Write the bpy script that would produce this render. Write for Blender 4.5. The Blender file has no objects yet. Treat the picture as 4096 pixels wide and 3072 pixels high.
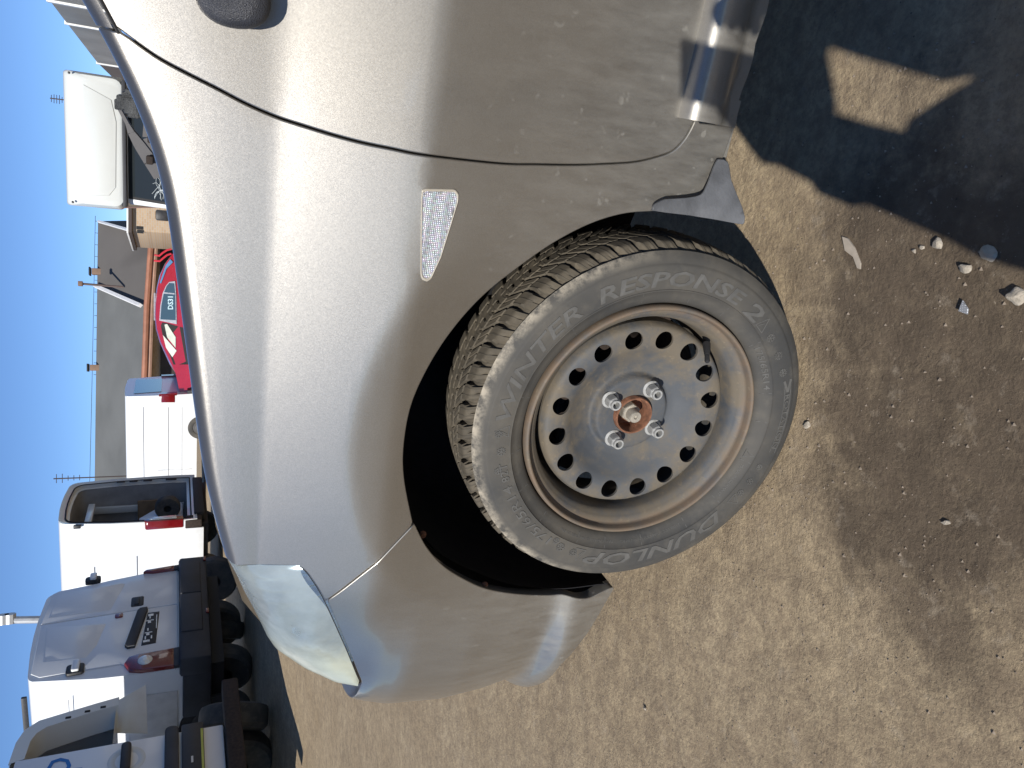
import bpy, bmesh, math, random
import numpy as np
from mathutils import Vector, Matrix, Euler
from mathutils.geometry import delaunay_2d_cdt

random.seed(7); RNG = np.random.default_rng(7)
scene = bpy.context.scene
col = scene.collection
R = math.radians

# ------------------------------------------------------------------ camera
F_PX = 2958.0                      # focal length in pixels of the 4096 px wide picture
PITCH = R(24.5); CAM_H = 0.947
cP, sP = math.cos(PITCH), math.sin(PITCH)
cam_d = bpy.data.cameras.new('camera'); cam = bpy.data.objects.new('camera', cam_d); col.objects.link(cam)
cam_d.sensor_width = 36.0; cam_d.lens = 36.0 * F_PX / 4096.0
cam_d.clip_start = 0.01; cam_d.clip_end = 3000
fw = Vector((0, cP, -sP)); up = Vector((0, sP, cP)); rt = Vector((1, 0, 0))
# the phone is held upright but the picture is stored on its side: picture-right is down
cam.matrix_world = Matrix(((-up.x, rt.x, -fw.x, 0), (-up.y, rt.y, -fw.y, 0), (-up.z, rt.z, -fw.z, CAM_H), (0, 0, 0, 1)))
scene.camera = cam

# ------------------------------------------------------------------ light
SUN_EL, SUN_AZ = R(34), R(6.5)
TH, CA = R(23.3), R(5.6)           # yaw of the silver car, and its lean away from the camera
n0 = np.array([-math.sin(TH), -math.cos(TH), 0]); es = np.array([-math.cos(TH), math.sin(TH), 0]); zz = np.array([0, 0, 1.])
to_sun = math.cos(SUN_EL) * (math.cos(SUN_AZ) * n0 + math.sin(SUN_AZ) * es) + math.sin(SUN_EL) * zz
sun_d = bpy.data.lights.new('sun', 'SUN'); sun_d.energy = 4.6; sun_d.angle = R(0.53); sun_d.color = (1, .955, .88)
sun = bpy.data.objects.new('sun', sun_d); col.objects.link(sun)
sun.rotation_euler = Vector(to_sun).to_track_quat('Z', 'Y').to_euler(); sun.location = (0, -5, 8)
world = bpy.data.worlds.new('World'); scene.world = world; world.use_nodes = True
wn = world.node_tree; wn.nodes.clear()
sky = wn.nodes.new('ShaderNodeTexSky'); sky.sky_type = 'NISHITA'; sky.sun_disc = False
sky.sun_elevation = SUN_EL; sky.sun_rotation = math.atan2(to_sun[0], to_sun[1])
sky.altitude = 5000; sky.air_density = 1.1; sky.dust_density = 0.0; sky.ozone_density = 6.0
bg = wn.nodes.new('ShaderNodeBackground'); bg.inputs[1].default_value = 0.105
wo = wn.nodes.new('ShaderNodeOutputWorld')
wn.links.new(sky.outputs[0], bg.inputs[0]); wn.links.new(bg.outputs[0], wo.inputs[0])
vs = scene.view_settings; vs.view_transform = 'Standard'; vs.look = 'None'; vs.exposure = 0.30; vs.gamma = 1.0; vs.use_curve_mapping = False
scene.cycles.max_bounces = 8; scene.cycles.transparent_max_bounces = 16

# ------------------------------------------------------------------ frames and picking
ORG_W = np.array([-.0654, .9640, .281])          # wheel centre, rim flange plane
en = math.cos(CA) * n0 + math.sin(CA) * zz; ez = math.cos(CA) * zz - math.sin(CA) * n0
ORG = ORG_W - .281 * ez
CAMP = np.array([0, 0, CAM_H])
def wor(q): return ORG + np.asarray(q) @ np.array([es, en, ez])
def loc(p): return (np.asarray(p) - ORG) @ np.array([es, en, ez]).T
def pix(P):
    d = np.asarray(P) - CAMP
    f = d[..., 1] * cP - d[..., 2] * sP; u = d[..., 1] * sP + d[..., 2] * cP
    return np.stack([2048 - F_PX * u / f, 1536 - F_PX * d[..., 0] / f], -1)
def ray(x, y):
    a = (1536 - y) / F_PX; b = (x - 2048) / F_PX
    return np.array([a, cP - b * sP, -sP - b * cP])
def on_n(x, y, n):                                # picture point on the car-parallel plane at lateral n -> car coords
    r = ray(x, y); t = ((ORG + n * en - CAMP) @ en) / (r @ en); return loc(CAMP + t * r)
def on_g(x, y, z=0.):
    r = ray(x, y); t = (z - CAM_H) / r[2]; return CAMP + t * r
def at_y(x, y, Y):                                # picture point at world depth Y
    r = ray(x, y); return CAMP + r * (Y / r[1])

# ------------------------------------------------------------------ object helpers
def tag(o, label=None, cat=None, group=None, kind=None):
    if label: o['label'] = label
    if cat: o['category'] = cat
    if group: o['group'] = group
    if kind: o['kind'] = kind
    return o
def empty(name, mw=None, parent=None):
    o = bpy.data.objects.new(name, None); col.objects.link(o); o.empty_display_size = .1
    if mw is not None: o.matrix_world = mw
    if parent: o.parent = parent
    return o
def mk(name, verts, faces, mat, parent=None, smooth=True, uv=None, auto=None):
    me = bpy.data.meshes.new(name)
    me.from_pydata([tuple(map(float, v)) for v in verts], [], [tuple(map(int, f)) for f in faces])
    if mat is not None: me.materials.append(mat)
    if smooth: me.shade_smooth()
    if auto is not None: me.set_sharp_from_angle(angle=R(auto))
    if uv is not None:
        l = me.uv_layers.new(name='UVMap')
        for lp in me.loops: l.data[lp.index].uv = uv[lp.vertex_index]
    me.validate(); me.update()
    o = bpy.data.objects.new(name, me); col.objects.link(o)
    if parent: o.parent = parent
    return o
class MB:
    """collects simple solids into one mesh"""
    def __init__(s): s.v = []; s.f = []
    def add(s, v, f):
        b = len(s.v); s.v += [tuple(p) for p in v]; s.f += [tuple(i + b for i in q) for q in f]; return s
    def box(s, lo, hi, bev=0.0):
        bm = bmesh.new(); bmesh.ops.create_cube(bm, size=1)
        for v in bm.verts: v.co = Vector([lo[i] + (v.co[i] + .5) * (hi[i] - lo[i]) for i in range(3)])
        if bev: bmesh.ops.bevel(bm, geom=bm.edges[:], offset=bev, segments=2, profile=.5, affect='EDGES')
        bm.verts.index_update()
        s.add([v.co[:] for v in bm.verts], [[v.index for v in f.verts] for f in bm.faces]); bm.free(); return s
    def tube(s, pts, rad, n=8, cap=True):
        pts = [Vector(p) for p in pts]; rad = rad if isinstance(rad, (list, tuple)) else [rad] * len(pts)
        V = []; up0 = Vector((0, 0, 1))
        for i, p in enumerate(pts):
            t = (pts[min(i + 1, len(pts) - 1)] - pts[max(i - 1, 0)]).normalized()
            a = t.cross(up0 if abs(t.z) < .95 else Vector((1, 0, 0))).normalized(); b = t.cross(a)
            for k in range(n):
                w = 2 * math.pi * k / n; V.append(p + rad[i] * (a * math.cos(w) + b * math.sin(w)))
        Fc = [(i * n + k, i * n + (k + 1) % n, (i + 1) * n + (k + 1) % n, (i + 1) * n + k) for i in range(len(pts) - 1) for k in range(n)]
        if cap: Fc += [tuple(range(n)), tuple((len(pts) - 1) * n + k for k in range(n))[::-1]]
        return s.add(V, Fc)
    def prism(s, poly, axis, a, b, bev=0):
        """extrude 2d polygon along axis from a to b; poly in the two other axes in order"""
        n = len(poly)
        def P(p, w):
            q = [p[0], p[1]]; q.insert(axis, w); return q
        V = [P(p, a) for p in poly] + [P(p, b) for p in poly]
        bm = bmesh.new(); bv = [bm.verts.new(p) for p in V]
        for k in range(n): bm.faces.new((bv[k], bv[(k + 1) % n], bv[n + (k + 1) % n], bv[n + k]))
        bm.faces.new(bv[:n][::-1]); bm.faces.new(bv[n:])
        bmesh.ops.recalc_face_normals(bm, faces=bm.faces[:])
        if bev: bmesh.ops.bevel(bm, geom=bm.edges[:], offset=bev, segments=2, profile=.5, affect='EDGES')
        bm.verts.index_update()
        s.add([v.co[:] for v in bm.verts], [[v.index for v in f.verts] for f in bm.faces]); bm.free(); return s
    def revolve(s, prof, n=32, center=(0, 0, 0), axis=1):
        """prof (r, h) revolved about an axis through center"""
        V = []
        for r, h in prof:
            for k in range(n):
                w = 2 * math.pi * k / n; p = [r * math.cos(w), r * math.sin(w)]; p.insert(axis, h)
                V.append([p[i] + center[i] for i in range(3)])
        Fc = [(i * n + k, i * n + (k + 1) % n, (i + 1) * n + (k + 1) % n, (i + 1) * n + k) for i in range(len(prof) - 1) for k in range(n)]
        return s.add(V, Fc)
    def build(s, name, mat, parent=None, smooth=True, auto=35): return mk(name, s.v, s.f, mat, parent, smooth, auto=auto if smooth else None)
def copy_tree(o, parent=None):
    c = o.copy(); col.objects.link(c); c.parent = parent
    for ch in list(o.children): copy_tree(ch, c)
    return c

# ------------------------------------------------------------------ material helpers
class NT:
    def __init__(s, name):
        s.m = bpy.data.materials.new(name); s.m.use_nodes = True; s.t = s.m.node_tree
        s.b = s.t.nodes['Principled BSDF']; s._c = None
    def n(s, typ, **kw):
        o = s.t.nodes.new(typ)
        for k, v in kw.items():
            if k.startswith('i'): o.inputs[int(k[1:])].default_value = v
            else: setattr(o, k, v)
        return o
    def l(s, a, b): s.t.links.new(a, b)
    def co(s, kind='Object'):
        if s._c is None: s._c = s.n('ShaderNodeTexCoord')
        return s._c.outputs[kind]
    def map(s, scale=(1, 1, 1), rot=(0, 0, 0), kind='Object', loc=(0, 0, 0)):
        m = s.n('ShaderNodeMapping'); s.l(s.co(kind), m.inputs[0])
        m.inputs['Scale'].default_value = scale; m.inputs['Rotation'].default_value = rot; m.inputs['Location'].default_value = loc
        return m.outputs[0]
    def noise(s, scale, detail=4, rough=.55, vec=None, dist=0):
        o = s.n('ShaderNodeTexNoise'); o.inputs['Scale'].default_value = scale; o.inputs['Detail'].default_value = detail
        o.inputs['Roughness'].default_value = rough; o.inputs['Distortion'].default_value = dist
        s.l(vec if vec is not None else s.co(), o.inputs['Vector']); return o.outputs['Fac']
    def vor(s, scale, vec=None, feat='F1', out='Distance', rand=1.0):
        o = s.n('ShaderNodeTexVoronoi', feature=feat); o.inputs['Scale'].default_value = scale; o.inputs['Randomness'].default_value = rand
        s.l(vec if vec is not None else s.co(), o.inputs['Vector']); return o.outputs[out]
    def ramp(s, fac, stops, interp='LINEAR'):
        r = s.n('ShaderNodeValToRGB'); r.color_ramp.interpolation = interp; e = r.color_ramp.elements
        while len(e) < len(stops): e.new(.5)
        for i, (p, c) in enumerate(stops):
            e[i].position = p; e[i].color = (c, c, c, 1) if isinstance(c, (int, float)) else (*c, 1)
        s.l(fac, r.inputs[0]); return r.outputs[0]
    def mix(s, fac, a, b):
        m = s.n('ShaderNodeMix', data_type='RGBA')
        for v, i in ((fac, 0), (a, 6), (b, 7)):
            if isinstance(v, (int, float)): m.inputs[i].default_value = v
            elif isinstance(v, tuple): m.inputs[i].default_value = (*v, 1)
            else: s.l(v, m.inputs[i])
        return m.outputs[2]
    def math(s, op, a, b=0., clamp=False):
        m = s.n('ShaderNodeMath', operation=op, use_clamp=clamp)
        for v, i in ((a, 0), (b, 1)):
            if isinstance(v, (int, float)): m.inputs[i].default_value = v
            else: s.l(v, m.inputs[i])
        return m.outputs[0]
    def bump(s, h, strength=.3, dist=.01, normal=None):
        b = s.n('ShaderNodeBump'); b.inputs['Strength'].default_value = strength; b.inputs['Distance'].default_value = dist
        s.l(h, b.inputs['Height'])
        if normal is not None: s.l(normal, b.inputs['Normal'])
        return b.outputs[0]
    def set(s, base=None, rough=None, metal=None, normal=None, **kw):
        for v, k in ((base, 'Base Color'), (rough, 'Roughness'), (metal, 'Metallic'), (normal, 'Normal')):
            s.put(k, v)
        for k, v in kw.items(): s.put(k.replace('_', ' '), v)
        return s.m
    def put(s, k, v):
        if v is None: return
        i = s.b.inputs[k]
        if isinstance(v, (int, float)): i.default_value = v
        elif isinstance(v, tuple): i.default_value = (*v, 1)
        else: s.l(v, i)
    def sep(s, vec):
        x = s.n('ShaderNodeSeparateXYZ'); s.l(vec, x.inputs[0]); return x.outputs
def simple(name, base, rough=.5, metal=0., var=.12, scale=8., bump=0., **kw):
    t = NT(name); nz = t.noise(scale, 5)
    c = t.mix(t.ramp(nz, [(.3, 0.), (.7, 1.)]), tuple(max(0, b * (1 - var)) for b in base), tuple(min(1, b * (1 + var)) for b in base))
    t.set(c, t.math('ADD', t.math('MULTIPLY', nz, .2), rough - .1), metal, **kw)
    if bump: t.set(normal=t.bump(t.noise(scale * 12, 4), bump, .004))
    return t.m

# ------------------------------------------------------------------ materials
def paint_mat():
    t = NT('silver_metallic_paint')
    fl = t.vor(1900, out='Color'); fv = t.sep(fl)
    base = t.mix(fv[0], (.292, .276, .249), (.355, .336, .306))
    # dust and splashed dirt on the lower body, with streaks of its own
    xyz = t.sep(t.co())
    zf = t.ramp(t.math('ADD', xyz[2], t.math('MULTIPLY', t.noise(5, 4), .22)), [(.30, 1.), (.70, .16), (.80, .0)])
    st = t.noise(9, 6, .7, t.map((7, 2.2, 1.6), (0, R(-16), 0)))
    sp = t.ramp(t.noise(70, 3, .6), [(.62, 0.), (.7, 1.)])
    d = t.math('MULTIPLY', zf, t.ramp(st, [(.32, .12), (.8, .62)]))
    d = t.math('MAXIMUM', d, t.math('MULTIPLY', t.math('MULTIPLY', sp, zf), .75), True)
    d = t.math('MAXIMUM', d, t.math('MULTIPLY', t.ramp(t.noise(3, 5), [(.4, 0.), (.8, .10)]), 1.), True)
    nb = t.n('ShaderNodeVectorMath', operation='SUBTRACT'); t.l(fl, nb.inputs[0]); nb.inputs[1].default_value = (.5, .5, .5)
    ns = t.n('ShaderNodeVectorMath', operation='SCALE'); t.l(nb.outputs[0], ns.inputs[0]); ns.inputs['Scale'].default_value = .055
    ge = t.n('ShaderNodeNewGeometry'); na = t.n('ShaderNodeVectorMath', operation='ADD'); t.l(ge.outputs['Normal'], na.inputs[0]); t.l(ns.outputs[0], na.inputs[1])
    nn = t.n('ShaderNodeVectorMath', operation='NORMALIZE'); t.l(na.outputs[0], nn.inputs[0])
    c = t.mix(d, base, (.225, .22, .195))
    t.set(c, t.mix(d, (.395, .395, .395), (.68, .68, .68)), t.math('SUBTRACT', .93, t.math('MULTIPLY', d, .8)), nn.outputs[0],
          Coat_Weight=t.math('SUBTRACT', .75, t.math('MULTIPLY', d, .7), True), Coat_Roughness=.09, Coat_IOR=1.5)
    return t.m
PAINT = paint_mat()
def tyre_mat(tread):
    t = NT('dusty_tread_rubber' if tread else 'dusty_sidewall_rubber')
    nz = t.noise(26, 6, .65); n2 = t.noise(7, 4)
    if tread:
        c = t.mix(t.ramp(nz, [(.3, 0.), (.65, 1.)]), (.055, .047, .035), (.11, .092, .066))
        uv = t.map((1, 1, 1), kind='UV')
        h = t.noise(9, 3, .6, t.map((1.5, 7, 1), kind='UV'), .8)
        w = t.n('ShaderNodeTexWave', wave_type='BANDS', bands_direction='X'); t.l(uv, w.inputs[0]); w.inputs['Scale'].default_value = .23
        w.inputs['Distortion'].default_value = 1.2; w.inputs['Detail'].default_value = 1.; w.inputs['Detail Scale'].default_value = 14
        sip = t.ramp(w.outputs['Fac'], [(.0, 0.), (.16, 1.)])
        c = t.mix(t.math('MULTIPLY', t.math('SUBTRACT', 1., sip), .5), c, (.05, .045, .035))
        t.set(c, .85, 0., t.bump(t.math('ADD', sip, t.math('MULTIPLY', nz, .5)), .5, .0012))
    else:
        c = t.mix(t.ramp(n2, [(.35, 0.), (.68, 1.)]), (.043, .043, .042), (.088, .080, .067))
        c = t.mix(t.ramp(nz, [(.5, 0.), (.8, .55)]), c, (.125, .113, .092))
        xyz = t.sep(t.co())
        r2 = t.math('SQRT', t.math('ADD', t.math('POWER', xyz[0], 2.), t.math('POWER', t.math('SUBTRACT', xyz[2], .281), 2.)))
        mud = t.math('MULTIPLY', t.ramp(r2, [(.262, 0.), (.276, 1.)]), t.ramp(t.noise(45, 5, .7), [(.40, 0.), (.62, 1.)]))
        upper = t.ramp(xyz[2], [(.30, 0.), (.44, 1.)])
        c = t.mix(t.math('MULTIPLY', t.math('MULTIPLY', mud, upper), .85), c, (.42, .37, .29))
        t.set(c, .72, 0., t.bump(t.noise(180, 4), .25, .0006), Specular_IOR_Level=.35)
    return t.m
TREAD, SIDEW = tyre_mat(True), tyre_mat(False)
LETTER = simple('raised_letter_rubber', (.080, .078, .073), .7, 0, .2, 60)
def rim_mat():
    t = NT('weathered_steel_rim')
    nz = t.noise(13, 7, .68); n2 = t.noise(38, 5, .6); n3 = t.noise(4, 3)
    xyz = t.sep(t.co())
    r2 = t.math('SQRT', t.math('ADD', t.math('POWER', xyz[0], 2.), t.math('POWER', t.math('SUBTRACT', xyz[2], .281), 2.)))
    c = t.mix(t.ramp(n3, [(.35, 0.), (.7, 1.)]), (.050, .056, .065), (.086, .092, .099))
    dust = t.ramp(t.math('ADD', nz, t.math('MULTIPLY', t.ramp(r2, [(.1, 0.), (.16, 1.)]), .10)), [(.46, 0.), (.66, 1.)])
    c = t.mix(t.math('MULTIPLY', dust, .85), c, (.135, .110, .076))
    rust = t.math('MULTIPLY', t.ramp(n2, [(.3, 0.), (.62, 1.)]), t.ramp(r2, [(.178, 0.), (.1865, .9)]))
    c = t.mix(rust, c, (.150, .105, .070))
    sp = t.ramp(t.noise(95, 3, .6), [(.60, 0.), (.7, .7)])
    c = t.mix(t.math('MULTIPLY', sp, dust), c, (.18, .145, .10))
    t.set(c, t.ramp(nz, [(.3, .6), (.7, .85)]), .0, t.bump(t.math('ADD', nz, t.math('MULTIPLY', n2, .5)), .25, .002))
    return t.m
RIM = rim_mat()
NUT = simple('galvanised_nut_steel', (.30, .30, .29), .6, .1, .25, 90, .3)
RUST = simple('orange_rust', (.20, .088, .048), .85, 0, .45, 90, .6)
OLDSTEEL = simple('dusty_axle_steel', (.34, .31, .26), .6, .35, .3, 70, .4)
DARK = simple('dark_cavity_plastic', (.012, .012, .013), .7, 0, .3, 10, .2)
DARKRUST = simple('dark_brake_rust', (.03, .02, .015), .85, .1, .5, 40, .4)
FLAP = simple('grey_black_plastic', (.085, .088, .095), .55, 0, .35, 22, .15)
BLACKP = simple('black_plastic', (.02, .02, .022), .5, 0, .25, 25, .1)
RUBBER = simple('black_rubber', (.014, .014, .015), .75, 0, .3, 30, .2)

# ------------------------------------------------------------------ the silver car's skin: S(u, v)
def gsm(x, y, xs, sig):
    yy = np.interp(xs, x, y); dx = xs[1] - xs[0]; k = int(4 * sig / dx)
    g = np.exp(-.5 * (np.arange(-k, k + 1) * dx / sig) ** 2); g /= g.sum()
    return np.convolve(np.pad(yy, k, mode='reflect', reflect_type='odd'), g, 'valid')
_pl = np.array([(-3.0, -.03), (-2.4, .012), (-1.6, .03), (-1.0, .034), (-.5, .031), (-.2, .03), (0, .03), (.15, .028), (.3, .018), (.42, 0), (.52, -.03),
                (.60, -.075), (.67, -.14), (.73, -.23), (.775, -.36), (.80, -.55), (.81, -.82), (.80, -1.09), (.775, -1.28), (.73, -1.41)])
_t0 = np.r_[0, np.cumsum(np.hypot(*np.diff(_pl, axis=0).T))]
_ts = np.linspace(0, _t0[-1], 4600)
PS, PN = gsm(_t0, _pl[:, 0], _ts, .035), gsm(_t0, _pl[:, 1], _ts, .035)
_du = np.r_[0, np.cumsum(np.hypot(np.diff(PS), np.diff(PN)))]
PU = _du - np.interp(0, PS[:3000], _du[:3000])
_tx, _tn = np.gradient(PS, PU), np.gradient(PN, PU)
PNS, PNN = -_tn, _tx                                    # plan normal (outward)
V_ = np.linspace(.1, 1.0, 1801)
D_SIDE = gsm([.1, .18, .24, .34, .45, .55, .64, .676, .70, .76, .82, .842, .851, .87, .92, .96, 1.0],
             [-.09, -.066, -.048, -.033, -.0195, -.008, .0040, .0085, .0070, .0018, -.0036, -.0056, -.0059, -.0059, -.0057, -.0058, -.0066], V_, .0032)
D_BUMP = gsm([.1, .24, .27, .31, .322, .354, .362, .42, .5, .6, .65, .70, .76, 1.0],
             [-.09, -.036, -.022, -.0050, -.0046, -.0235, -.0245, -.011, 0, -.001, -.012, -.034, -.07, -.3], V_, .0022)
U_ = np.linspace(-3.2, 1.2, 2200)
Z1 = gsm([-3.2, -1.2, -.8, -.6, -.5, -.404, -.327, -.269, -.18, -.09, .08, .16, .242, .32, .5, 1.2],
         [1.10, 1.10, 1.10, 1.085, 1.045, .988, .957, .944, .933, .922, .901, .885, .866, .850, .848, .846], U_, .03)
AR_PHI = np.radians([-90, 0, 22, 39, 53, 68.5, 85.6, 103.6, 122.7, 142, 165, 180, 270])
AR_R = np.array([.33, .322, .333, .352, .374, .384, .383, .374, .361, .351, .342, .34, .33])
ROLL_R, PH0 = .040, R(36)
def sstep(x, a, b):
    t = np.clip((x - a) / (b - a), 0, 1); return t * t * (3 - 2 * t)
def S(u, v):
    u = np.asarray(u, float); v = np.asarray(v, float)
    s = np.interp(u, PU, PS); n = np.interp(u, PU, PN); ns = np.interp(u, PU, PNS); nn = np.interp(u, PU, PNN)
    z1 = np.interp(u, U_, Z1)
    vc = np.minimum(v, 1.0)
    z = np.where(vc <= .84, vc, .84 + (vc - .84) / .16 * (z1 - .84))
    w = sstep(u, .26, .50)
    d = (1 - w) * np.interp(vc, V_, D_SIDE) + w * np.interp(vc, V_, D_BUMP)
    # wheel-arch chamfer
    rr = np.hypot(s, z - .281); ph = np.arctan2(z - .281, s); ph = np.where(ph < -math.pi / 2, ph + 2 * math.pi, ph)
    dl = rr - np.interp(ph, AR_PHI, AR_R)
    f = np.clip(1 - dl / .072, 0, 1.25) * sstep(z, .26, .36) * (1 - .55 * w) * (.15 + .85 * sstep(s, -.34, -.14))
    d = d - .0125 * np.where(f > 0, f, 0) ** 1.12
    # rolled shoulder
    q = np.clip((v - 1.0) / .1, 0, 1); ph2 = PH0 + q * (R(92) - PH0)
    d = d - np.where(v > 1, ROLL_R * (math.cos(PH0) - np.cos(ph2)), 0); z = z + np.where(v > 1, ROLL_R * (np.sin(ph2) - math.sin(PH0)), 0)
    q2 = np.clip((v - 1.1) / .9, 0, 1); hood = q2 * (n + d + .82)
    d = d - hood; z = z + .05 * np.sin(q2 * math.pi / 2)
    return np.stack([s + ns * d, n + nn * d, z], -1)
def SN(u, v, e=5e-4):
    a = S(u + e, v) - S(u - e, v); b = S(u, v + e) - S(u, v - e)
    m = np.cross(a, b); m /= np.linalg.norm(m, axis=-1, keepdims=True) + 1e-12
    sg = np.where((m[..., 1:2] * .7 + m[..., 0:1] * .3 + m[..., 2:3] * .4) < 0, -1, 1)
    return m * sg
def uv_of(x, y, g=None):
    q = on_n(x, y, .02); p = np.array(g if g is not None else (np.clip(q[0], -2.5, .75), np.clip(q[2], .2, 1.02)))
    if g is None and p[1] > .84: p[1] = min(1.02, .84 + .16 * (p[1] - .84) / (np.interp(p[0], U_, Z1) - .84))
    tgt = np.array([x, y])
    for _ in range(40):
        c0 = pix(wor(S(p[0], p[1]))); r = tgt - c0
        if np.abs(r).max() < .05: break
        e = 1e-4
        J = np.stack([(pix(wor(S(p[0] + e, p[1]))) - c0) / e, (pix(wor(S(p[0], p[1] + e))) - c0) / e], 1)
        dp = np.linalg.solve(J.T @ J + 20 * np.eye(2), J.T @ r)
        p = p + np.clip(dp, -.04, .04)
    return p
def trace(pts): return np.array([uv_of(*p) for p in pts])
def resample(P, step, closed=False):
    P = np.asarray(P, float)
    if closed: P = np.vstack([P, P[:1]])
    d = np.r_[0, np.cumsum(np.linalg.norm(np.diff(P, axis=0), axis=1))]
    n = max(2, int(round(d[-1] / step))); t = np.linspace(0, d[-1], n + 1)
    Q = np.stack([np.interp(t, d, P[:, k]) for k in range(P.shape[1])], 1)
    return Q[:-1] if closed else Q
def spline(P, step):
    """Catmull-Rom through points, resampled"""
    P = np.asarray(P, float); Q = [P[0]]
    for i in range(len(P) - 1):
        p0, p1, p2, p3 = P[max(i - 1, 0)], P[i], P[i + 1], P[min(i + 2, len(P) - 1)]
        for t in np.linspace(0, 1, 13)[1:]:
            Q.append(.5 * ((2 * p1) + (-p0 + p2) * t + (2 * p0 - 5 * p1 + 4 * p2 - p3) * t * t + (-p0 + 3 * p1 - 3 * p2 + p3) * t ** 3))
    return resample(Q, step)
def offset(P, d):
    """shift an open polyline sideways (left positive)"""
    P = np.asarray(P); t = np.gradient(P, axis=0); t /= np.linalg.norm(t, axis=1, keepdims=True) + 1e-12
    return P + d * np.stack([-t[:, 1], t[:, 0]], 1)
def inside(pts, poly):
    x, y = pts[:, 0], pts[:, 1]; r = np.zeros(len(pts), bool); j = len(poly) - 1
    for i in range(len(poly)):
        xi, yi = poly[i]; xj, yj = poly[j]
        c = ((yi > y) != (yj > y)) & (x < (xj - xi) * (y - yi) / (yj - yi + 1e-15) + xi); r ^= c; j = i
    return r
def triangulate(outer, holes, gx, gy=None, keep=.5):
    gy = gy or gx
    lo, hi = outer.min(0), outer.max(0)
    X, Y = np.meshgrid(np.arange(lo[0] + gx / 2, hi[0], gx), np.arange(lo[1] + gy / 2, hi[1], gy)); G = np.stack([X.ravel(), Y.ravel()], 1)
    G = G[inside(G, outer)]
    for h in holes: G = G[~inside(G, h)]
    B = np.vstack([outer] + holes)
    if len(G):
        dm = np.full(len(G), 9.)
        for i in range(0, len(B), 200): dm = np.minimum(dm, (((G[:, None] - B[None, i:i + 200])) ** 2).sum(-1).min(1))
        G = G[dm > (keep * min(gx, gy)) ** 2]
    edges = []; b = 0
    for L in [outer] + holes:
        edges += [(b + i, b + (i + 1) % len(L)) for i in range(len(L))]; b += len(L)
    pts = np.vstack([B, G])
    r = delaunay_2d_cdt([Vector(p) for p in pts], edges, [], 0, 1e-7)
    P = np.array([v[:] for v in r[0]]); T = np.array([f for f in r[2] if len(f) == 3])
    c = P[T].mean(1); ok = inside(c, outer)
    for h in holes: ok &= ~inside(c, h)
    return P, T[ok]
def panel(name, outer, mat, parent, holes=(), g=.012, rim=.012, bev=.0016, lift=0., step=.007, gv=None, fn=None, fnn=None):
    fn = fn or S; fnn = fnn or SN
    outer = resample(outer, step, True); holes = [resample(h, .004, True) for h in holes]
    a = .5 * np.sum(outer[:, 0] * np.roll(outer[:, 1], -1) - np.roll(outer[:, 0], -1) * outer[:, 1])
    if a < 0: outer = outer[::-1]
    P, T = triangulate(outer, holes, g, gv)
    Q = fn(P[:, 0], P[:, 1]); 
    if lift: Q = Q + lift * fnn(P[:, 0], P[:, 1])
    V = list(Q); nm = fnn(P[:, 0], P[:, 1])
    # make winding agree with outward normals
    Fc = []
    fnm = np.cross(Q[T[:, 1]] - Q[T[:, 0]], Q[T[:, 2]] - Q[T[:, 0]]); flip = (fnm * nm[T[:, 0]]).sum(1) < 0
    for t_, fl in zip(T, flip): Fc.append(tuple(t_[::-1]) if fl else tuple(t_))
    loops = [(outer, 1)] + [(h, -1) for h in holes]
    for L, sg in loops:
        n = len(L); aa = .5 * np.sum(L[:, 0] * np.roll(L[:, 1], -1) - np.roll(L[:, 0], -1) * L[:, 1])
        tg = np.roll(L, -1, 0) - np.roll(L, 1, 0); tg /= np.linalg.norm(tg, axis=1, keepdims=True) + 1e-12
        ow = np.stack([tg[:, 1], -tg[:, 0]], 1) * (1 if aa > 0 else -1) * sg
        rings = []
        for o_, dp in ((0, 0), (bev * .7, bev * .3), (bev, bev), (bev * 1.05, rim)):
            q = L + ow * o_; rings.append(fn(q[:, 0], q[:, 1]) - (dp - lift) * fnn(q[:, 0], q[:, 1]))
        b = len(V)
        for r_ in rings: V += list(r_)
        for k in range(3):
            for i in range(n):
                j = (i + 1) % n; Fc.append((b + k * n + i, b + k * n + j, b + (k + 1) * n + j, b + (k + 1) * n + i))
    o = mk(name, V, Fc, mat, parent)
    bm = bmesh.new(); bm.from_mesh(o.data); bmesh.ops.recalc_face_normals(bm, faces=[f for f in bm.faces if len(f.verts) == 4]); bm.to_mesh(o.data); bm.free()
    return o

car = empty('hatchback_car', Matrix([[es[i], en[i], ez[i], ORG[i]] for i in range(3)] + [[0, 0, 0, 1]]))
# es x en must give ez for a right-handed frame
if np.dot(np.cross(es, en), ez) < 0:
    car.matrix_world = Matrix([[es[i], en[i], ez[i], ORG[i]] for i in range(3)] + [[0, 0, 0, 1]])
tag(car, 'silver metallic hatchback in front, its front wheel without hubcap', 'car')

# --- traced lines (picture px at 4096 wide) laid on the skin
gap = spline(trace([(490, 129), (553, 176), (639, 235), (749, 294), (866, 353), (984, 415), (1101, 466), (1219, 505), (1336, 541), (1454, 572), (1572, 596), (1689, 619),
                    (2000, 654), (2160, 658), (2300, 660), (2421, 656), (2541, 648), (2632, 627), (2692, 603), (2734, 561), (2764, 512), (2784, 465)]), .006)
arch_px = [(2613, 841), (2500, 850), (2370, 888), (2222, 963), (2074, 1065), (1926, 1185), (1796, 1333), (1703, 1481), (1639, 1630), (1611, 1796), (1615, 1926), (1644, 2074)]
arch_r = spline(trace(arch_px), .006)
arch_f_px = [(1659, 2106), (1707, 2196), (1784, 2277), (1899, 2342), (1991, 2369), (2099, 2382), (2206, 2384), (2255, 2382), (2349, 2397), (2405, 2372), (2456, 2349)]
arch_f = spline(trace(arch_f_px), .006)
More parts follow.
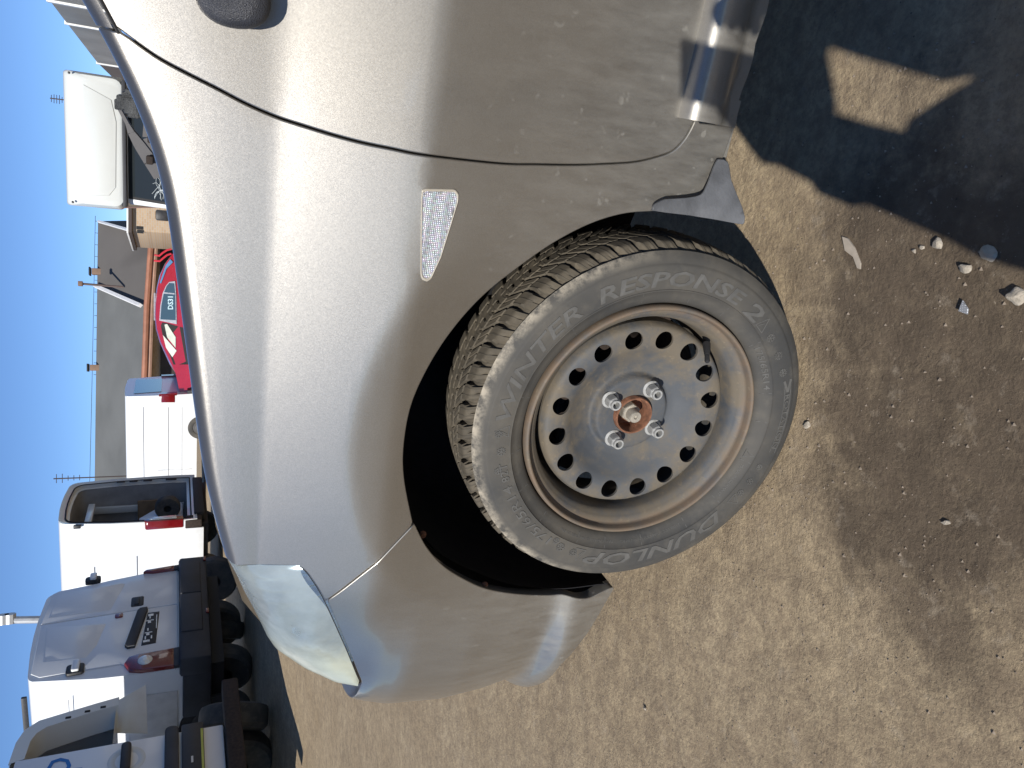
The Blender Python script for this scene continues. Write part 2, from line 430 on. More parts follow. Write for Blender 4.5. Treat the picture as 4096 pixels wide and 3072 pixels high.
fb_gap = spline(trace([(1653, 2098), (1553, 2204), (1438, 2304), (1307, 2402)]), .006)
hl_bot = spline(trace([(1200, 2268), (1238, 2307), (1300, 2411), (1369, 2565), (1405, 2650), (1436, 2724)]), .006)
# ------------------------------------------------------------------ silver car panels
DOOR_BOT, ROCK_BOT = .343, .235
g_f, g_d = offset(gap, .0026), offset(gap, -.0026)          # fender side / door side
if g_f[20, 0] < g_d[20, 0]: g_f, g_d = g_d, g_f
# fender
top_u = np.linspace(g_f[0, 0], hl_bot[0, 0] - .004, 60)
fend = np.vstack([np.stack([top_u, np.full(60, 1.14)], 1),
                  np.array([[hl_bot[0, 0] - .004, .995]]), offset(hl_bot, -.003 if True else 0)[:1] * 0 + np.array([[hl_bot[0, 0] - .004, hl_bot[0, 1] + .002]])])
hb = hl_bot[: np.argmin(np.linalg.norm(hl_bot - fb_gap[-1], axis=1)) + 1] + np.array([0, -.003])
fb_f = offset(fb_gap, .0022)
if fb_f[5, 1] < fb_gap[5, 1]: fb_f, fb_b = offset(fb_gap, -.0022), offset(fb_gap, .0022)
else: fb_b = offset(fb_gap, -.0022)
low = trace([(2662, 811), (2824, 778), (2860, 705), (2890, 630), (2922, 540), (2930, 512), (2860, 505), (2792, 497)])
fend = np.vstack([fend, hb, fb_f[::-1], arch_r[::-1], low, g_f[::-1]])
lamp_px = [(1688, 757), (1700, 752), (1820, 755), (1833, 772), (1832, 800), (1806, 886), (1760, 1034), (1720, 1118), (1706, 1127), (1686, 1118), (1681, 1098), (1682, 950), (1685, 790)]
lamp = trace(lamp_px); lc = lamp.mean(0)
front_fender = panel('front_fender', fend, PAINT, car, [lamp], .011)
# door
du = np.linspace(g_d[0, 0], -1.32, 50)
door_o = np.vstack([g_d, np.stack([np.linspace(g_d[-1, 0] - .012, -1.32, 60), np.full(60, DOOR_BOT)], 1), np.array([[-1.32, .99]]), np.stack([du[::-1], np.full(50, .992)], 1)])
front_door = panel('front_door', door_o, PAINT, car, g=.013)
# rear door and quarter, out of the frame to the right
panel('rear_door', np.array([(-1.327, DOOR_BOT), (-1.327, .99), (-2.15, .99), (-2.15, .62), (-2.02, DOOR_BOT)]), PAINT, car, g=.04)
panel('rear_quarter_panel', np.array([(-2.157, .99), (-2.157, .62), (-2.10, .52), (-2.2, .64), (-2.46, .68), (-2.72, .60), (-2.8, .36), (-3.05, .36), (-3.05, .99)]), PAINT, car, g=.04)
# front bumper: from the wheel arch round to the far corner
bl_ = trace([(2456, 2352), (2405, 2440), (2352, 2530), (2290, 2610), (2237, 2665)])
ub = np.linspace(bl_[-1, 0] + .02, 1.75, 70)
bt_u = hl_bot[np.argmin(np.linalg.norm(hl_bot - fb_gap[-1], axis=1)):] + np.array([0, -.006])
umax = 1.75
bump_o = np.vstack([fb_b, bt_u, np.array([(bt_u[-1, 0] + .12, bt_u[-1, 1] + .0), (umax, bt_u[-1, 1] + .01), (umax, bl_[-1, 1])]), np.stack([ub[::-1], np.full(70, bl_[-1, 1])], 1), bl_[::-1], arch_f[::-1]])
bumper = panel('front_bumper', bump_o, PAINT, car, g=.012, rim=.02)
# hood (bonnet) and windscreen, out of sight behind the fender's shoulder
hu = np.linspace(-.36, .24, 30); hv = np.linspace(1.15, 2.0, 16)
A, B = np.meshgrid(hu, hv, indexing='ij'); Q = S(A.ravel(), B.ravel()); Q2 = Q.copy(); Q2[:, 1] = -1.64 - Q[:, 1]
nb = 16
V = list(Q) + list(Q2); Fc = []
for b0, fl in ((0, 0), (len(Q), 1)):
    for i in range(29):
        for j in range(15):
            f = (b0 + i * nb + j, b0 + (i + 1) * nb + j, b0 + (i + 1) * nb + j + 1, b0 + i * nb + j + 1); Fc.append(f[::-1] if fl else f)
# nose of the hood sloping down to the grille
nose = [(.24, .62), (.40, .56), (.56, .46), (.70, .30)]
b0 = len(V)
for k, (dx, wdt) in enumerate([(.245, .70), (.42, .66), (.58, .58), (.69, .44)]):
    for j in range(13):
        t = -1 + 2 * j / 12; V.append((dx + .05 * (1 - t * t), -.82 + t * wdt, (.905, .862, .80, .735)[k] + .035 * (1 - t * t)))
for k in range(3):
    for j in range(12): Fc.append((b0 + k * 13 + j, b0 + k * 13 + j + 1, b0 + (k + 1) * 13 + j + 1, b0 + (k + 1) * 13 + j))
mk('bonnet', V, Fc, PAINT, car)
GLASS = NT('dark_car_glass'); GLASS = GLASS.set((.02, .025, .028), .05, 0., Coat_Weight=.3)
def grid_mesh(name, rows, mat, parent, **k):
    m = len(rows[0]); V = [p for r_ in rows for p in r_]
    return mk(name, V, [(i * m + j, i * m + j + 1, (i + 1) * m + j + 1, (i + 1) * m + j) for i in range(len(rows) - 1) for j in range(m - 1)], mat, parent, **k)
def arc_row(s, z, w, crown, bow, n=15): return [(s + bow * (1 - (t * t)), -.82 + t * w, z + crown * (1 - t * t)) for t in np.linspace(-1, 1, n)]
grid_mesh('windscreen', [arc_row(-.50, 1.03, .60, .02, .16), arc_row(-.75, 1.19, .575, .03, .15), arc_row(-1.02, 1.36, .54, .03, .14), arc_row(-1.20, 1.445, .52, .03, .13)], GLASS, car)
grid_mesh('roof', [arc_row(-1.20, 1.445, .56, .045, .13), arc_row(-1.7, 1.49, .57, .05, .02), arc_row(-2.4, 1.47, .56, .05, 0), arc_row(-2.9, 1.40, .53, .05, -.05), arc_row(-3.1, 1.05, .60, .03, -.08), arc_row(-3.15, .5, .66, .0, -.08)], PAINT, car)
side = [[(s, -.22 + .045 * (1 - t) * 1.0 + .155 * (1 - t), 1.04 + (zt - 1.04) * t) for t in np.linspace(0, 1, 6)] for s, zt in ((-.62, 1.09), (-.9, 1.27), (-1.2, 1.42), (-1.7, 1.46), (-2.4, 1.44), (-2.9, 1.36))]
grid_mesh('side_glass', side, GLASS, car)
# A-pillar: the rolled shoulder carried up behind the door gap
pu = np.linspace(-.62, gap[0, 0] - .002, 40); pv = np.linspace(.997, 1.16, 14)
A, B = np.meshgrid(pu, pv, indexing='ij'); Q = S(A.ravel(), B.ravel())
mk('a_pillar', Q, [(i * 14 + j, (i + 1) * 14 + j, (i + 1) * 14 + j + 1, i * 14 + j + 1) for i in range(39) for j in range(13)], PAINT, car)
# thin rubber seal between pillar and door
P = S(np.linspace(-.62, gap[0, 0] + .002, 40), np.full(40, .994)); nn_ = SN(np.linspace(-.62, gap[0, 0] + .002, 40), np.full(40, .994))
MB().tube([tuple(a + .0005 * b) for a, b in zip(P, nn_)], .0016, 6).build('pillar_seal', RUBBER, car)
# dark cavity behind the gaps
def backing(name, uu, vv, dep, mat=DARK):
    A, B = np.meshgrid(uu, vv, indexing='ij'); Q = S(A.ravel(), B.ravel()) - dep * SN(A.ravel(), B.ravel()); m = len(vv)
    return mk(name, Q, [(i * m + j, i * m + j + 1, (i + 1) * m + j + 1, (i + 1) * m + j) for i in range(len(uu) - 1) for j in range(m - 1)], mat, car)
backing('inner_pillar', np.linspace(-.6, -.345, 14), np.linspace(.36, .985, 40), .016)
# bumper/fender joint backing strip
Pj = fb_gap; Vj = []
for o_ in (-.012, .012):
    q = offset(Pj, o_); Vj.append(S(q[:, 0], q[:, 1]) - .010 * SN(q[:, 0], q[:, 1]))
grid_mesh('joint_strip', [list(Vj[0]), list(Vj[1])], DARK, car)
# rocker (sill): shoulder that catches the sky, flat face, pinch flange with a ragged edge
ru = np.linspace(-2.0, uv_of(2790, 497)[0] - .004, 90)
prof = [(.352, -.040), (.346, -.026), (.341, -.014), (.335, -.0075), (.326, -.0050), (.304, -.006), (.291, -.011), (.284, -.018), (.282, -.023), (.272, -.024), (.259, -.025)]
rows = []
for i, u in enumerate(ru):
    s_, n_ = np.interp(u, PU, PS), np.interp(u, PU, PN); rg = .003 * math.sin(u * 61) * math.sin(u * 23) + .002 * random.random()
    rows.append([(s_, n_ + d_ - .006, z_ + (rg if k > 8 else 0)) for k, (z_, d_) in enumerate(prof)])
grid_mesh('rocker_sill', rows, PAINT, car)
# pinch flange under the fender's tail
ft = [on_n(2932, 515, .004), on_n(2920, 560, .004), on_n(2898, 635, .004)]
ft2 = [on_n(2922, 560, .002), on_n(2906, 640, .002)]
MB().box((on_n(2915, 640, .0)[0] - .002 - .075, -.022, .248), (on_n(2915, 640, .0)[0] - .002, -.018, .272)).build('pinch_flange', PAINT, car)

# --- side repeater lamp
bez = resample(lamp, .003, True); ctr = bez.mean(0)
def ring_uv(k): return ctr + (bez - ctr) * k
rows = []
for k, dp in ((1.0, .004), (.995, -.0015), (.975, -.003), (.945, -.0028), (.925, -.001)):
    q = ring_uv(k); p = S(q[:, 0], q[:, 1]) - dp * SN(q[:, 0], q[:, 1]); rows.append(list(p) + [p[0]])
t = NT('cloudy_repeater_bezel'); BEZ = t.set(t.mix(t.noise(60, 4), (.30, .26, .20), (.45, .42, .36)), .35, 0.)
rep = grid_mesh('side_repeater', rows, BEZ, car)
P_, T_ = triangulate(ring_uv(.93), [], .004)
Q = S(P_[:, 0], P_[:, 1]) + .0015 * SN(P_[:, 0], P_[:, 1])
def prism_mat():
    t = NT('prismatic_repeater_lens')
    ck = t.n('ShaderNodeTexVoronoi', feature='F1'); ck.inputs['Randomness'].default_value = 0.0; ck.inputs['Scale'].default_value = 420; t.l(t.co(), ck.inputs['Vector'])
    hv = t.n('ShaderNodeTexVoronoi', feature='F1'); hv.inputs['Randomness'].default_value = .3; hv.inputs['Scale'].default_value = 420; t.l(t.co(), hv.inputs['Vector'])
    hs = t.n('ShaderNodeHueSaturation'); t.l(hv.outputs['Color'], hs.inputs['Color']); hs.inputs['Saturation'].default_value = .35; hs.inputs['Value'].default_value = .6
    c = t.mix(.55, hs.outputs[0], (.32, .35, .41))
    t.set(c, .3, .2, t.bump(ck.outputs['Distance'], .9, .0016), Coat_Weight=1., Coat_Roughness=.05)
    return t.m
mk('lens', Q, T_, prism_mat(), rep)
MB().add([tuple(p) for p in (S(ring_uv(.96)[:, 0], ring_uv(.96)[:, 1]) - .006 * SN(ring_uv(.96)[:, 0], ring_uv(.96)[:, 1]))], [tuple(range(len(bez)))]).build('lamp_back', DARK, rep)

# --- headlight: lens rising from the bumper edge and rolling over to the hood
hb_full = resample(hl_bot, .004); nw = 44
hb_full = hb_full[np.linspace(0, len(hb_full) - 1, nw).astype(int)]
Bc = S(hb_full[:, 0], hb_full[:, 1]) - .001 * SN(hb_full[:, 0], hb_full[:, 1])
top_px = resample([(962, 2287), (1000, 2398), (1069, 2544), (1102, 2592), (1207, 2660), (1330, 2714), (1432, 2738)], 4)
top_px = top_px[np.linspace(0, len(top_px) - 1, nw).astype(int)]
u0_ = hl_bot[0, 0] - .0015
Tc = np.array([on_n(x, y, n_) for (x, y), n_ in zip(top_px, np.interp(np.linspace(0, 1, nw), [0, .3, .6, .85, 1], [-.055, -.105, -.125, -.105, Bc[-1][1] - .004]))])
def lens_rows(inset=0., bulge=.030):
    rows = []
    for w_, (b_, t_) in enumerate(zip(Bc, Tc)):
        W = w_ / (nw - 1); L = np.linalg.norm(t_ - b_); out = np.array([.5 * W + .1, 1.0 - .3 * W, .25]); out /= np.linalg.norm(out)
        c_ = .5 * (b_ + t_) + out * (bulge * (L / .13) + .008)
        r_ = []
        for k in np.linspace(0, 1, 13): r_.append((1 - k) ** 2 * b_ + 2 * k * (1 - k) * c_ + k * k * t_ - out * inset)
        if W < .35:
            bl = (1 - W / .35) ** 2; vv = np.linspace(hl_bot[0, 1], 1.10, 13); du_ = W * .30
            for k in range(13): r_[k] = r_[k] * (1 - bl) + bl * (S(u0_ + du_, vv[k]) - out * inset - .0012 * out)
            t_ = r_[12] + out * inset
        inn = np.array([-.15, -1, .12])
        for k in (.02, .05, .09): r_.append(t_ + inn * k - out * inset + np.array([0, 0, -.1 * k * k / .09 * 0]))
        rows.append(r_)
    return rows
t = NT('hazed_headlamp_plastic')
hz = t.noise(11, 5, .6); zc = t.sep(t.co())
yel = t.ramp(t.math('ADD', zc[0], t.math('MULTIPLY', hz, .05)), [(.40, 0.), (.50, 1.)])
c = t.mix(t.math('MULTIPLY', yel, .8), (.34, .39, .40), (.50, .52, .41))
tr = t.n('ShaderNodeBsdfTransparent'); tr.inputs[0].default_value = (.82, .9, .92, 1)
mx = t.n('ShaderNodeMixShader'); out = t.t.nodes['Material Output']
t.set(c, .35, 0., t.bump(t.noise(30, 3), .03, .003), Coat_Weight=.7, Coat_Roughness=.2)
t.l(t.ramp(t.math('ADD', hz, t.math('MULTIPLY', yel, .25)), [(.3, .34), (.8, .76)]), mx.inputs[0]); t.l(tr.outputs[0], mx.inputs[1]); t.l(t.b.outputs[0], mx.inputs[2]); t.l(mx.outputs[0], out.inputs[0])
HLENS = t.m
CHROME = simple('lamp_reflector_chrome', (.72, .76, .80), .22, .85, .1, 20)
head = grid_mesh('headlight', lens_rows(), HLENS, car)
# fluted inner reflector and a bowl
rws = lens_rows(.035, .012)
for i, r_ in enumerate(rws):
    rws[i] = [p - np.array([0, .006 * math.sin(i * 1.9), 0]) for p in r_[:14]]
grid_mesh('reflector', rws, CHROME, head)
cb = (Bc[20] * .45 + Tc[20] * .55) + np.array([.0, -.035, 0])
bw = MB(); bw.revolve([(.052, .0), (.048, -.006), (.040, -.018), (.026, -.03), (.012, -.035), (.012, -.012), (.006, -.008)], 28, tuple(cb)); bw.build('lamp_bowl', CHROME, head)
edge = MB().tube([tuple(p) for p in Bc], .0007, 6); edge.build('lens_edge', RUBBER, head)

# --- wheel-arch liner
rows = []
for k, a in enumerate(np.linspace(R(-4), R(192), 60)):
    rr = np.interp(a, AR_PHI, AR_R); tk_ = .03 * float(sstep(-a, -R(28), R(2)))
    rows.append([(math.cos(a) * (rr + o_) - tk_ * .2, min(n_, -.016 - tk_ * .3), .281 + math.sin(a) * (rr + o_)) for n_, o_ in ((-.016, .004), (-.022, .006), (-.032, .012), (-.06, .02), (-.12, .018), (-.24, .008), (-.30, -.02), (-.30, -.12), (-.30, -.30))])
t = NT('arch_liner_felt'); LINER = t.set(t.mix(t.noise(30, 5), (.006, .006, .0065), (.016, .016, .018)), .9, 0., t.bump(t.noise(60, 5), .4, .004), Specular_IOR_Level=.2)
liner = grid_mesh('wheel_arch_liner', rows, LINER, car)
for px_, py_ in ((1938, 2338), (1690, 2136)):
    c_ = on_n(px_, py_, -.020); MB().revolve([(.0001, .006), (.004, .006), (.0055, .003), (.006, 0)], 12, tuple(c_)).build('liner_screw', RUST, liner)
# inward return of the arch edge, fender and bumper
for q_ in (arch_r, arch_f):
    P0 = S(q_[:, 0], q_[:, 1]) - .004 * SN(q_[:, 0], q_[:, 1]); rad = P0 - np.array([0, 0, .281]); rad[:, 1] = 0; rad /= np.linalg.norm(rad, axis=1, keepdims=True)
    P1 = P0 + rad * .006 + np.array([0, -.030, 0]); P2_ = P0 + rad * .012 + np.array([0, -.075, 0])
    grid_mesh('arch_return', [list(P0 + rad * .002), list(P1), list(P2_)], LINER, car)
# --- mud flap
fl_z = [(265, 570), (300, 545), (335, 520), (400, 492), (500, 487), (600, 480), (680, 468), (740, 450), (775, 415), (810, 340), (840, 260), (865, 190), (900, 115), (940, 97), (975, 120), (988, 180), (1003, 280), (1035, 365), (1070, 450), (1108, 540), (1135, 640), (1127, 704), (1040, 690), (960, 675), (830, 650), (700, 630), (600, 613), (500, 602), (380, 588)]
fl = np.array([(2500 + a * .4219 - (7 if 0 < i < 13 else 0), 600 + b * .4219 - (9 if 0 < i < 13 else 0)) for i, (a, b) in enumerate(fl_z)])
flq = np.array([on_n(x, y, .02) for x, y in fl])[:, [0, 2]]
def FL(u, v):
    s_, z_ = np.asarray(u), np.asarray(v)
    bul = .020 + .012 * sstep(z_, .33, .19) - .022 * sstep(s_, -.325, -.415) - .010 * np.clip((s_ + .335) / .03, -.2, 1) ** 2
    # keep each point on its sight line while the flap bends
    base = np.stack([s_, np.full_like(s_, .02), z_], -1); c_ = loc(CAMP)
    k = (c_[1] - bul) / (c_[1] - .02); return c_ + (base - c_) * k[..., None]
def FLN(u, v): 
    e = 1e-3; a = FL(u + e, v) - FL(u - e, v); b = FL(u, v + e) - FL(u, v - e); m = np.cross(a, b); m /= np.linalg.norm(m, axis=-1, keepdims=True); return m * np.sign(m[..., 1:2])
panel('mud_flap', flq, FLAP, car, g=.008, rim=.004, bev=.001, step=.004, fn=FL, fnn=FLN)
# --- door mirror: dark textured shell entering the frame at its right edge
mc = (on_n(930, -25, .05)); bm = bmesh.new(); bmesh.ops.create_uvsphere(bm, u_segments=28, v_segments=18, radius=1)
for v in bm.verts:
    p = v.co; e_ = lambda a, k: math.copysign(abs(a) ** k, a)
    v.co = Vector((mc[0] + .031 * e_(p.x, .85) + .004 * p.z, mc[1] + .022 * e_(p.y, .8), mc[2] + .036 * e_(p.z, .9) - .006 * p.x))
bm.verts.index_update(); mir = mk('door_mirror', [v.co[:] for v in bm.verts], [[v.index for v in f.verts] for f in bm.faces], simple('grained_mirror_plastic', (.035, .037, .045), .38, 0, .3, 60, .5), car); bm.free()
MB().tube([tuple(mc + np.array([-.03, -.01, -.01])), tuple(mc + np.array([-.04, -.06, -.015]))], [.015, .018], 10).build('mirror_stalk', BLACKP, mir)
# --- wiper arms standing behind the cowl
def wiper(pts, n_, wd, name='wiper_arm'):
    P = [on_n(400 + a * .3616, 300 + b * .3616, n_) for a, b in pts]; m = MB()
    for i in range(len(P) - 1):
        a, b = P[i], P[i + 1]; t_ = (b - a) / np.linalg.norm(b - a); up_ = np.array([-t_[2], 0, t_[0]]); wa, wb = wd[i], wd[i + 1]
        V = [a + up_ * wa, a - up_ * wa, b - up_ * wb, b + up_ * wb]; dn = np.array([0, -.012, 0])
        m.add([tuple(p) for p in V] + [tuple(p + dn) for p in V], [(0, 1, 2, 3), (4, 7, 6, 5), (0, 4, 5, 1), (1, 5, 6, 2), (2, 6, 7, 3), (3, 7, 4, 0)])
    return m.build(name, simple('satin_wiper_metal', (.045, .043, .045), .45, .3, .15, 30), car, smooth=False)
w1 = wiper([(190, 340), (300, 540), (345, 640), (430, 770), (560, 960), (640, 1140)], -.40, [.0022, .0026, .005, .008, .010, .006])
w2 = wiper([(530, 490), (545, 690), (640, 900)], -.46, [.006, .010, .008])
for wob, (a, b) in ((w1, (545, 935)), (w2, (560, 700))):
    c_ = on_n(400 + a * .3616, 300 + b * .3616, -.39); MB().box(tuple(c_ - .006), tuple(c_ + np.array([.007, .006, .004])), .002).build('pivot', DARKRUST, wob)
hg = MB()
for a, b, r_ in ((210, 320, .009), (250, 290, .012), (300, 250, .011), (330, 215, .010), (340, 330, .014), (370, 390, .012), (410, 400, .010), (400, 260, .012), (440, 300, .013), (460, 430, .006)):
    c_ = on_n(400 + a * .3616, 300 + b * .3616, -.36); r_ *= .75; hg.box(tuple(c_ - r_), tuple(c_ + np.array([r_ * 1.2, r_, r_ * .8])), r_ * .3)
hg.build('wiper_hinge_wreck', simple('corroded_alloy', (.055, .057, .058), .5, .5, .5, 60, .5), car)
# ------------------------------------------------------------------ front wheel
wheel = empty('front_wheel', None, car); WC = (0., 0., .281)
def tyre():
    NP, SUB = 56, 14; NTH = NP * SUB
    # half profile across: (n, r); tread from n_out to n_in
    ys = np.linspace(-.006, -.150, 58)
    yc = -.078; hw = .072
    tt = (ys - yc) / hw                                   # +1 outer shoulder .. -1 inner
    base = .2895 - .006 * np.abs(tt) ** 2.6 - .012 * np.clip(np.abs(tt) - .80, 0, 1) ** 1.5 / .2 ** 1.5
    def shape(a): a = abs(a); return 1.55 * (1 - a) ** 1.0 * .9 + .10 * math.sin(a * 9)   # chevron in pitches
    V, UV, Fc = [], [], []
    sh = [shape(t_) for t_ in tt]
    def depth(fr, t_, k):
        a = abs(t_); g = 0.
        lat = fr if t_ > 0 else (fr + .5) % 1
        wl = .19 + .10 * max(0, a - .55)
        if a > .10 and min(lat, 1 - lat) < wl / 1.0 * .75 / 1.0 * .9: g = 1.0
        if a <= .10 and min(lat, 1 - lat) < .06: g = .5
        # half pitch slot in the mid block row
        if .16 < a < .44 and abs(lat - .5) < .06: g = max(g, .8)
        if .455 < a < .50: g = 1.0                         # groove between shoulder and middle blocks
        if .13 < a < .165: g = max(g, .7)
        if a > .86 and abs(lat - .5) < .05: g = max(g, .6)
        return g
    ny = len(ys)
    for k in range(NTH):
        for j in range(ny):
            th = 2 * math.pi * (k / SUB + sh[j]) / NP
            fr = (k % SUB) / SUB
            r_ = base[j] - .0080 * depth(fr, tt[j], k)
            V.append((r_ * math.sin(th), ys[j], .281 + r_ * math.cos(th))); UV.append((k / SUB * 4 + sh[j] * 0, tt[j] * 2))
    for k in range(NTH):
        k2 = (k + 1) % NTH
        for j in range(ny - 1): Fc.append((k * ny + j, k2 * ny + j, k2 * ny + j + 1, k * ny + j + 1))
    tr = mk('tyre_tread', V, Fc, TREAD, wheel, uv=UV, auto=38)
    # sidewalls
    out = [(base[0] - .0005, -.006), (.2775, .000), (.272, .0045), (.2665, .0075), (.262, .0088), (.2600, .0096), (.2592, .0105), (.256, .0112), (.244, .0122), (.232, .0120), (.2235, .0110), (.2228, .0122), (.2215, .0122), (.2208, .0102), (.212, .0065), (.204, .0010), (.1995, -.0035), (.1975, -.009), (.1965, -.02)]
    inn = [(base[-1] - .0005, -.150), (.270, -.160), (.250, -.166), (.225, -.163), (.20, -.152), (.18, -.14)]
    m = MB(); m.revolve(out, 160, WC); m.revolve(inn, 64, WC); sw = m.build('tyre_sidewall', SIDEW, wheel, auto=50)
    return tr, sw
tread, sidewall = tyre()
SWR = np.array([.2592, .256, .244, .232, .2235, .212, .204]); SWN = np.array([.0105, .0112, .0122, .0120, .0110, .0065, .0010])
def sw_n(r_): return np.interp(-r_, -SWR, SWN)
def text_mesh(txt, size, shear=0., bold=0.):
    cu = bpy.data.curves.new('t', 'FONT'); cu.body = txt; cu.size = size; cu.shear = shear; cu.offset = bold; cu.resolution_u = 2; cu.align_x = 'LEFT'
    o = bpy.data.objects.new('t', cu); col.objects.link(o); bpy.context.view_layer.update()
    me = o.to_mesh(); V = np.array([v.co[:] for v in me.vertices]); Fc = [tuple(p.vertices) for p in me.polygons]; o.to_mesh_clear()
    bpy.data.objects.remove(o); bpy.data.curves.remove(cu); return V, Fc
def ring_text(name, txt, a0, a1, r0, hgt, shear=0., bold=.0, up_=.0011, mat=None):
    V, Fc = text_mesh(txt, 1.0, shear, bold); w = V[:, 0].max() - V[:, 0].min(); h = V[:, 1].max()
    x = (V[:, 0] - V[:, 0].min()) / w; y = np.clip(V[:, 1] / h, -.2, 1.1)
    # densify is not needed: letters are small
    a = np.radians(a0 + (a1 - a0) * x); r_ = r0 + hgt * y
    nn = sw_n(r_) + up_
    Q = np.stack([-r_ * np.sin(a), nn, .281 + r_ * np.cos(a)], 1); Q2 = Q - np.array([0, .002, 0])
    n = len(Q); F2 = [f[::-1] for f in Fc]
    ed = {}
    for f in Fc:
        for i in range(len(f)):
            e = (f[i], f[(i + 1) % len(f)])
            if (e[1], e[0]) in ed: ed.pop((e[1], e[0]))
            else: ed[e] = 1
    Fs = F2 + [(a_, b_, b_ + n, a_ + n) for a_, b_ in ed]
    return mk(name, np.vstack([Q, Q2]), Fs, mat or LETTER, sidewall if False else wheel, smooth=False)
ring_text('sidewall_lettering', 'WINTER', 2, 50, .2285, .021, .18, .012)
ring_text('sidewall_lettering', 'RESPONSE', 57, 116, .2285, .022, .18, .022)
ring_text('sidewall_lettering', '2', 118.5, 127, .2265, .025, .2, .02)
ring_text('sidewall_lettering', 'DUNLOP', 221, 284, .2285, .023, .25, .02)
ring_text('sidewall_lettering', '175/65R14', 302, 335, .2285, .0145, 0, .004)
ring_text('sidewall_lettering', '82T', 337, 345, .2285, .012, 0, .004)
ring_text('sidewall_lettering', 'ROTATION', 164, 187, .2435, .0085, 0, .008)
ring_text('sidewall_lettering', '175/65R14', 138, 160, .2085, .0085, 0, .004)
ring_text('sidewall_lettering', 'TUBELESS  SAFETY WARNING', 238, 268, .2085, .0036, 0, 0, .0005)
ring_text('sidewall_lettering', 'MAX LOAD 475 KG  MAX PRESS 350 KPA', 272, 300, .2085, .0036, 0, 0, .0005)
ring_text('sidewall_lettering', 'MADE IN GERMANY', 198, 216, .2085, .004, 0, 0, .0005)
# moulded marks: spokes of the bead ring, snowflakes, rotation arrow, mountain signs
mm = MB()
def bar(a0, r0, a1, r1, w=.0006, h=.0008):
    p = []
    for a, r_ in ((a0, r0), (a1, r1)):
        a = R(a); p.append(np.array([-r_ * math.sin(a), sw_n(r_) + h, .281 + r_ * math.cos(a)]))
    t_ = (p[1] - p[0]); t_ /= np.linalg.norm(t_); sd = np.array([t_[2], 0, -t_[0]]) * w; dn = np.array([0, -.0016, 0])
    V = [p[0] + sd, p[0] - sd, p[1] - sd, p[1] + sd]; V += [q + dn for q in V]
    mm.add([tuple(q) for q in V], [(0, 1, 2, 3), (4, 7, 6, 5), (0, 4, 5, 1), (1, 5, 6, 2), (2, 6, 7, 3), (3, 7, 4, 0)])
for a in (12, 44, 74, 95, 113, 136, 162, 176, 196, 218, 236, 258, 276, 290, 312, 330, 348): bar(a, .2035, a, .2205, .0005, .0007)
def flake(a, r_, sz=.008):
    for k in range(3):
        w_ = k * math.pi / 3; da = math.degrees(sz / r_) * math.cos(w_); dr = sz * math.sin(w_); bar(a - da, r_ - dr, a + da, r_ + dr, .0006, .0011)
    for k in range(6):
        w_ = k * math.pi / 3
        for s_ in (-.5, .5):
            x0, y0 = .55 * sz * math.cos(w_), .55 * sz * math.sin(w_); x1, y1 = sz * .9 * math.cos(w_ + s_), sz * .9 * math.sin(w_ + s_)
            bar(a + math.degrees(x0 / r_), r_ + y0, a + math.degrees(x1 / r_), r_ + y1, .0005, .0011)
for a, r_, sz in ((137, .236, .008), (146, .238, .0075), (154, .240, .0075), (196, .238, .006), (203, .238, .007), (209, .238, .007), (289.5, .237, .007), (296, .236, .008), (299.5, .230, .006), (350, .236, .0075), (342.5, .243, .006), (357, .241, .006)): flake(a, r_, sz)
for a, r0, r1, w in ((130, .228, .250, 5), (213, .230, .250, 5), (286.5, .228, .250, 5), (358, .226, .248, 4.4), (192.5, .205, .219, 4)):
    bar(a - w / 2, r0, a + w / 2, r0); bar(a - w / 2, r0, a, r1); bar(a + w / 2, r0, a, r1); bar(a - w / 4, r0 + .003, a, (r0 + r1) / 2)
for r_ in (.2425, .2535): 
    for k in range(8): bar(160 + k * 3.6, r_, 163.6 + k * 3.6, r_, .0006)
bar(158, .2415, 163, .248, .002); bar(158, .2545, 163, .248, .002)
tag(mm.build('moulded_marks', LETTER, wheel, smooth=False), kind='stuff')
# rim barrel and flange
fl_prof = [(.1955, -.014), (.1958, -.006), (.1945, .0005), (.1922, .0028), (.1898, .0024), (.1880, -.001), (.1868, -.008), (.1858, -.0115), (.1838, -.0128), (.1795, -.0150), (.1765, -.0185), (.1745, -.0215), (.1715, -.0245), (.1690, -.032), (.1675, -.045), (.166, -.06), (.163, -.085), (.163, -.12), (.180, -.14)]
m = MB(); m.revolve(fl_prof, 128, WC); rim = m.build('rim', RIM, wheel, auto=60)
# disc with sixteen holes
DR = np.array([.028, .036, .0365, .056, .0605, .0630, .0655, .069, .080, .092, .104, .114, .121, .128, .136, .144, .150, .154, .1565, .158])
DN = np.array([-.0455, -.0455, -.0450, -.0447, -.0450, -.0468, -.0560, -.0590, -.0565, -.0510, -.0435, -.0358, -.0320, -.0300, -.0292, -.0294, -.0306, -.033, -.038, -.046])
def dn(r_): return gsm(DR, DN, np.linspace(.02, .165, 600), .0016)[np.clip(((np.asarray(r_) - .02) / .145 * 599).astype(int), 0, 599)]
_dtab = gsm(DR, DN, np.linspace(.02, .165, 1500), .0011)
def dn(r_): return np.interp(r_, np.linspace(.02, .165, 1500), _dtab)
circ = lambda cx, cy, r_, n: np.stack([cx + r_ * np.cos(np.linspace(0, 2 * math.pi, n, endpoint=False)), cy + r_ * np.sin(np.linspace(0, 2 * math.pi, n, endpoint=False))], 1)
holes = [circ(0, 0, .0325, 48)] + [circ(.1325 * math.cos(R(22.5 * k + 7)), .1325 * math.sin(R(22.5 * k + 7)), .0150, 30) for k in range(16)]
P_, T_ = triangulate(circ(0, 0, .158, 200), holes, .0030)
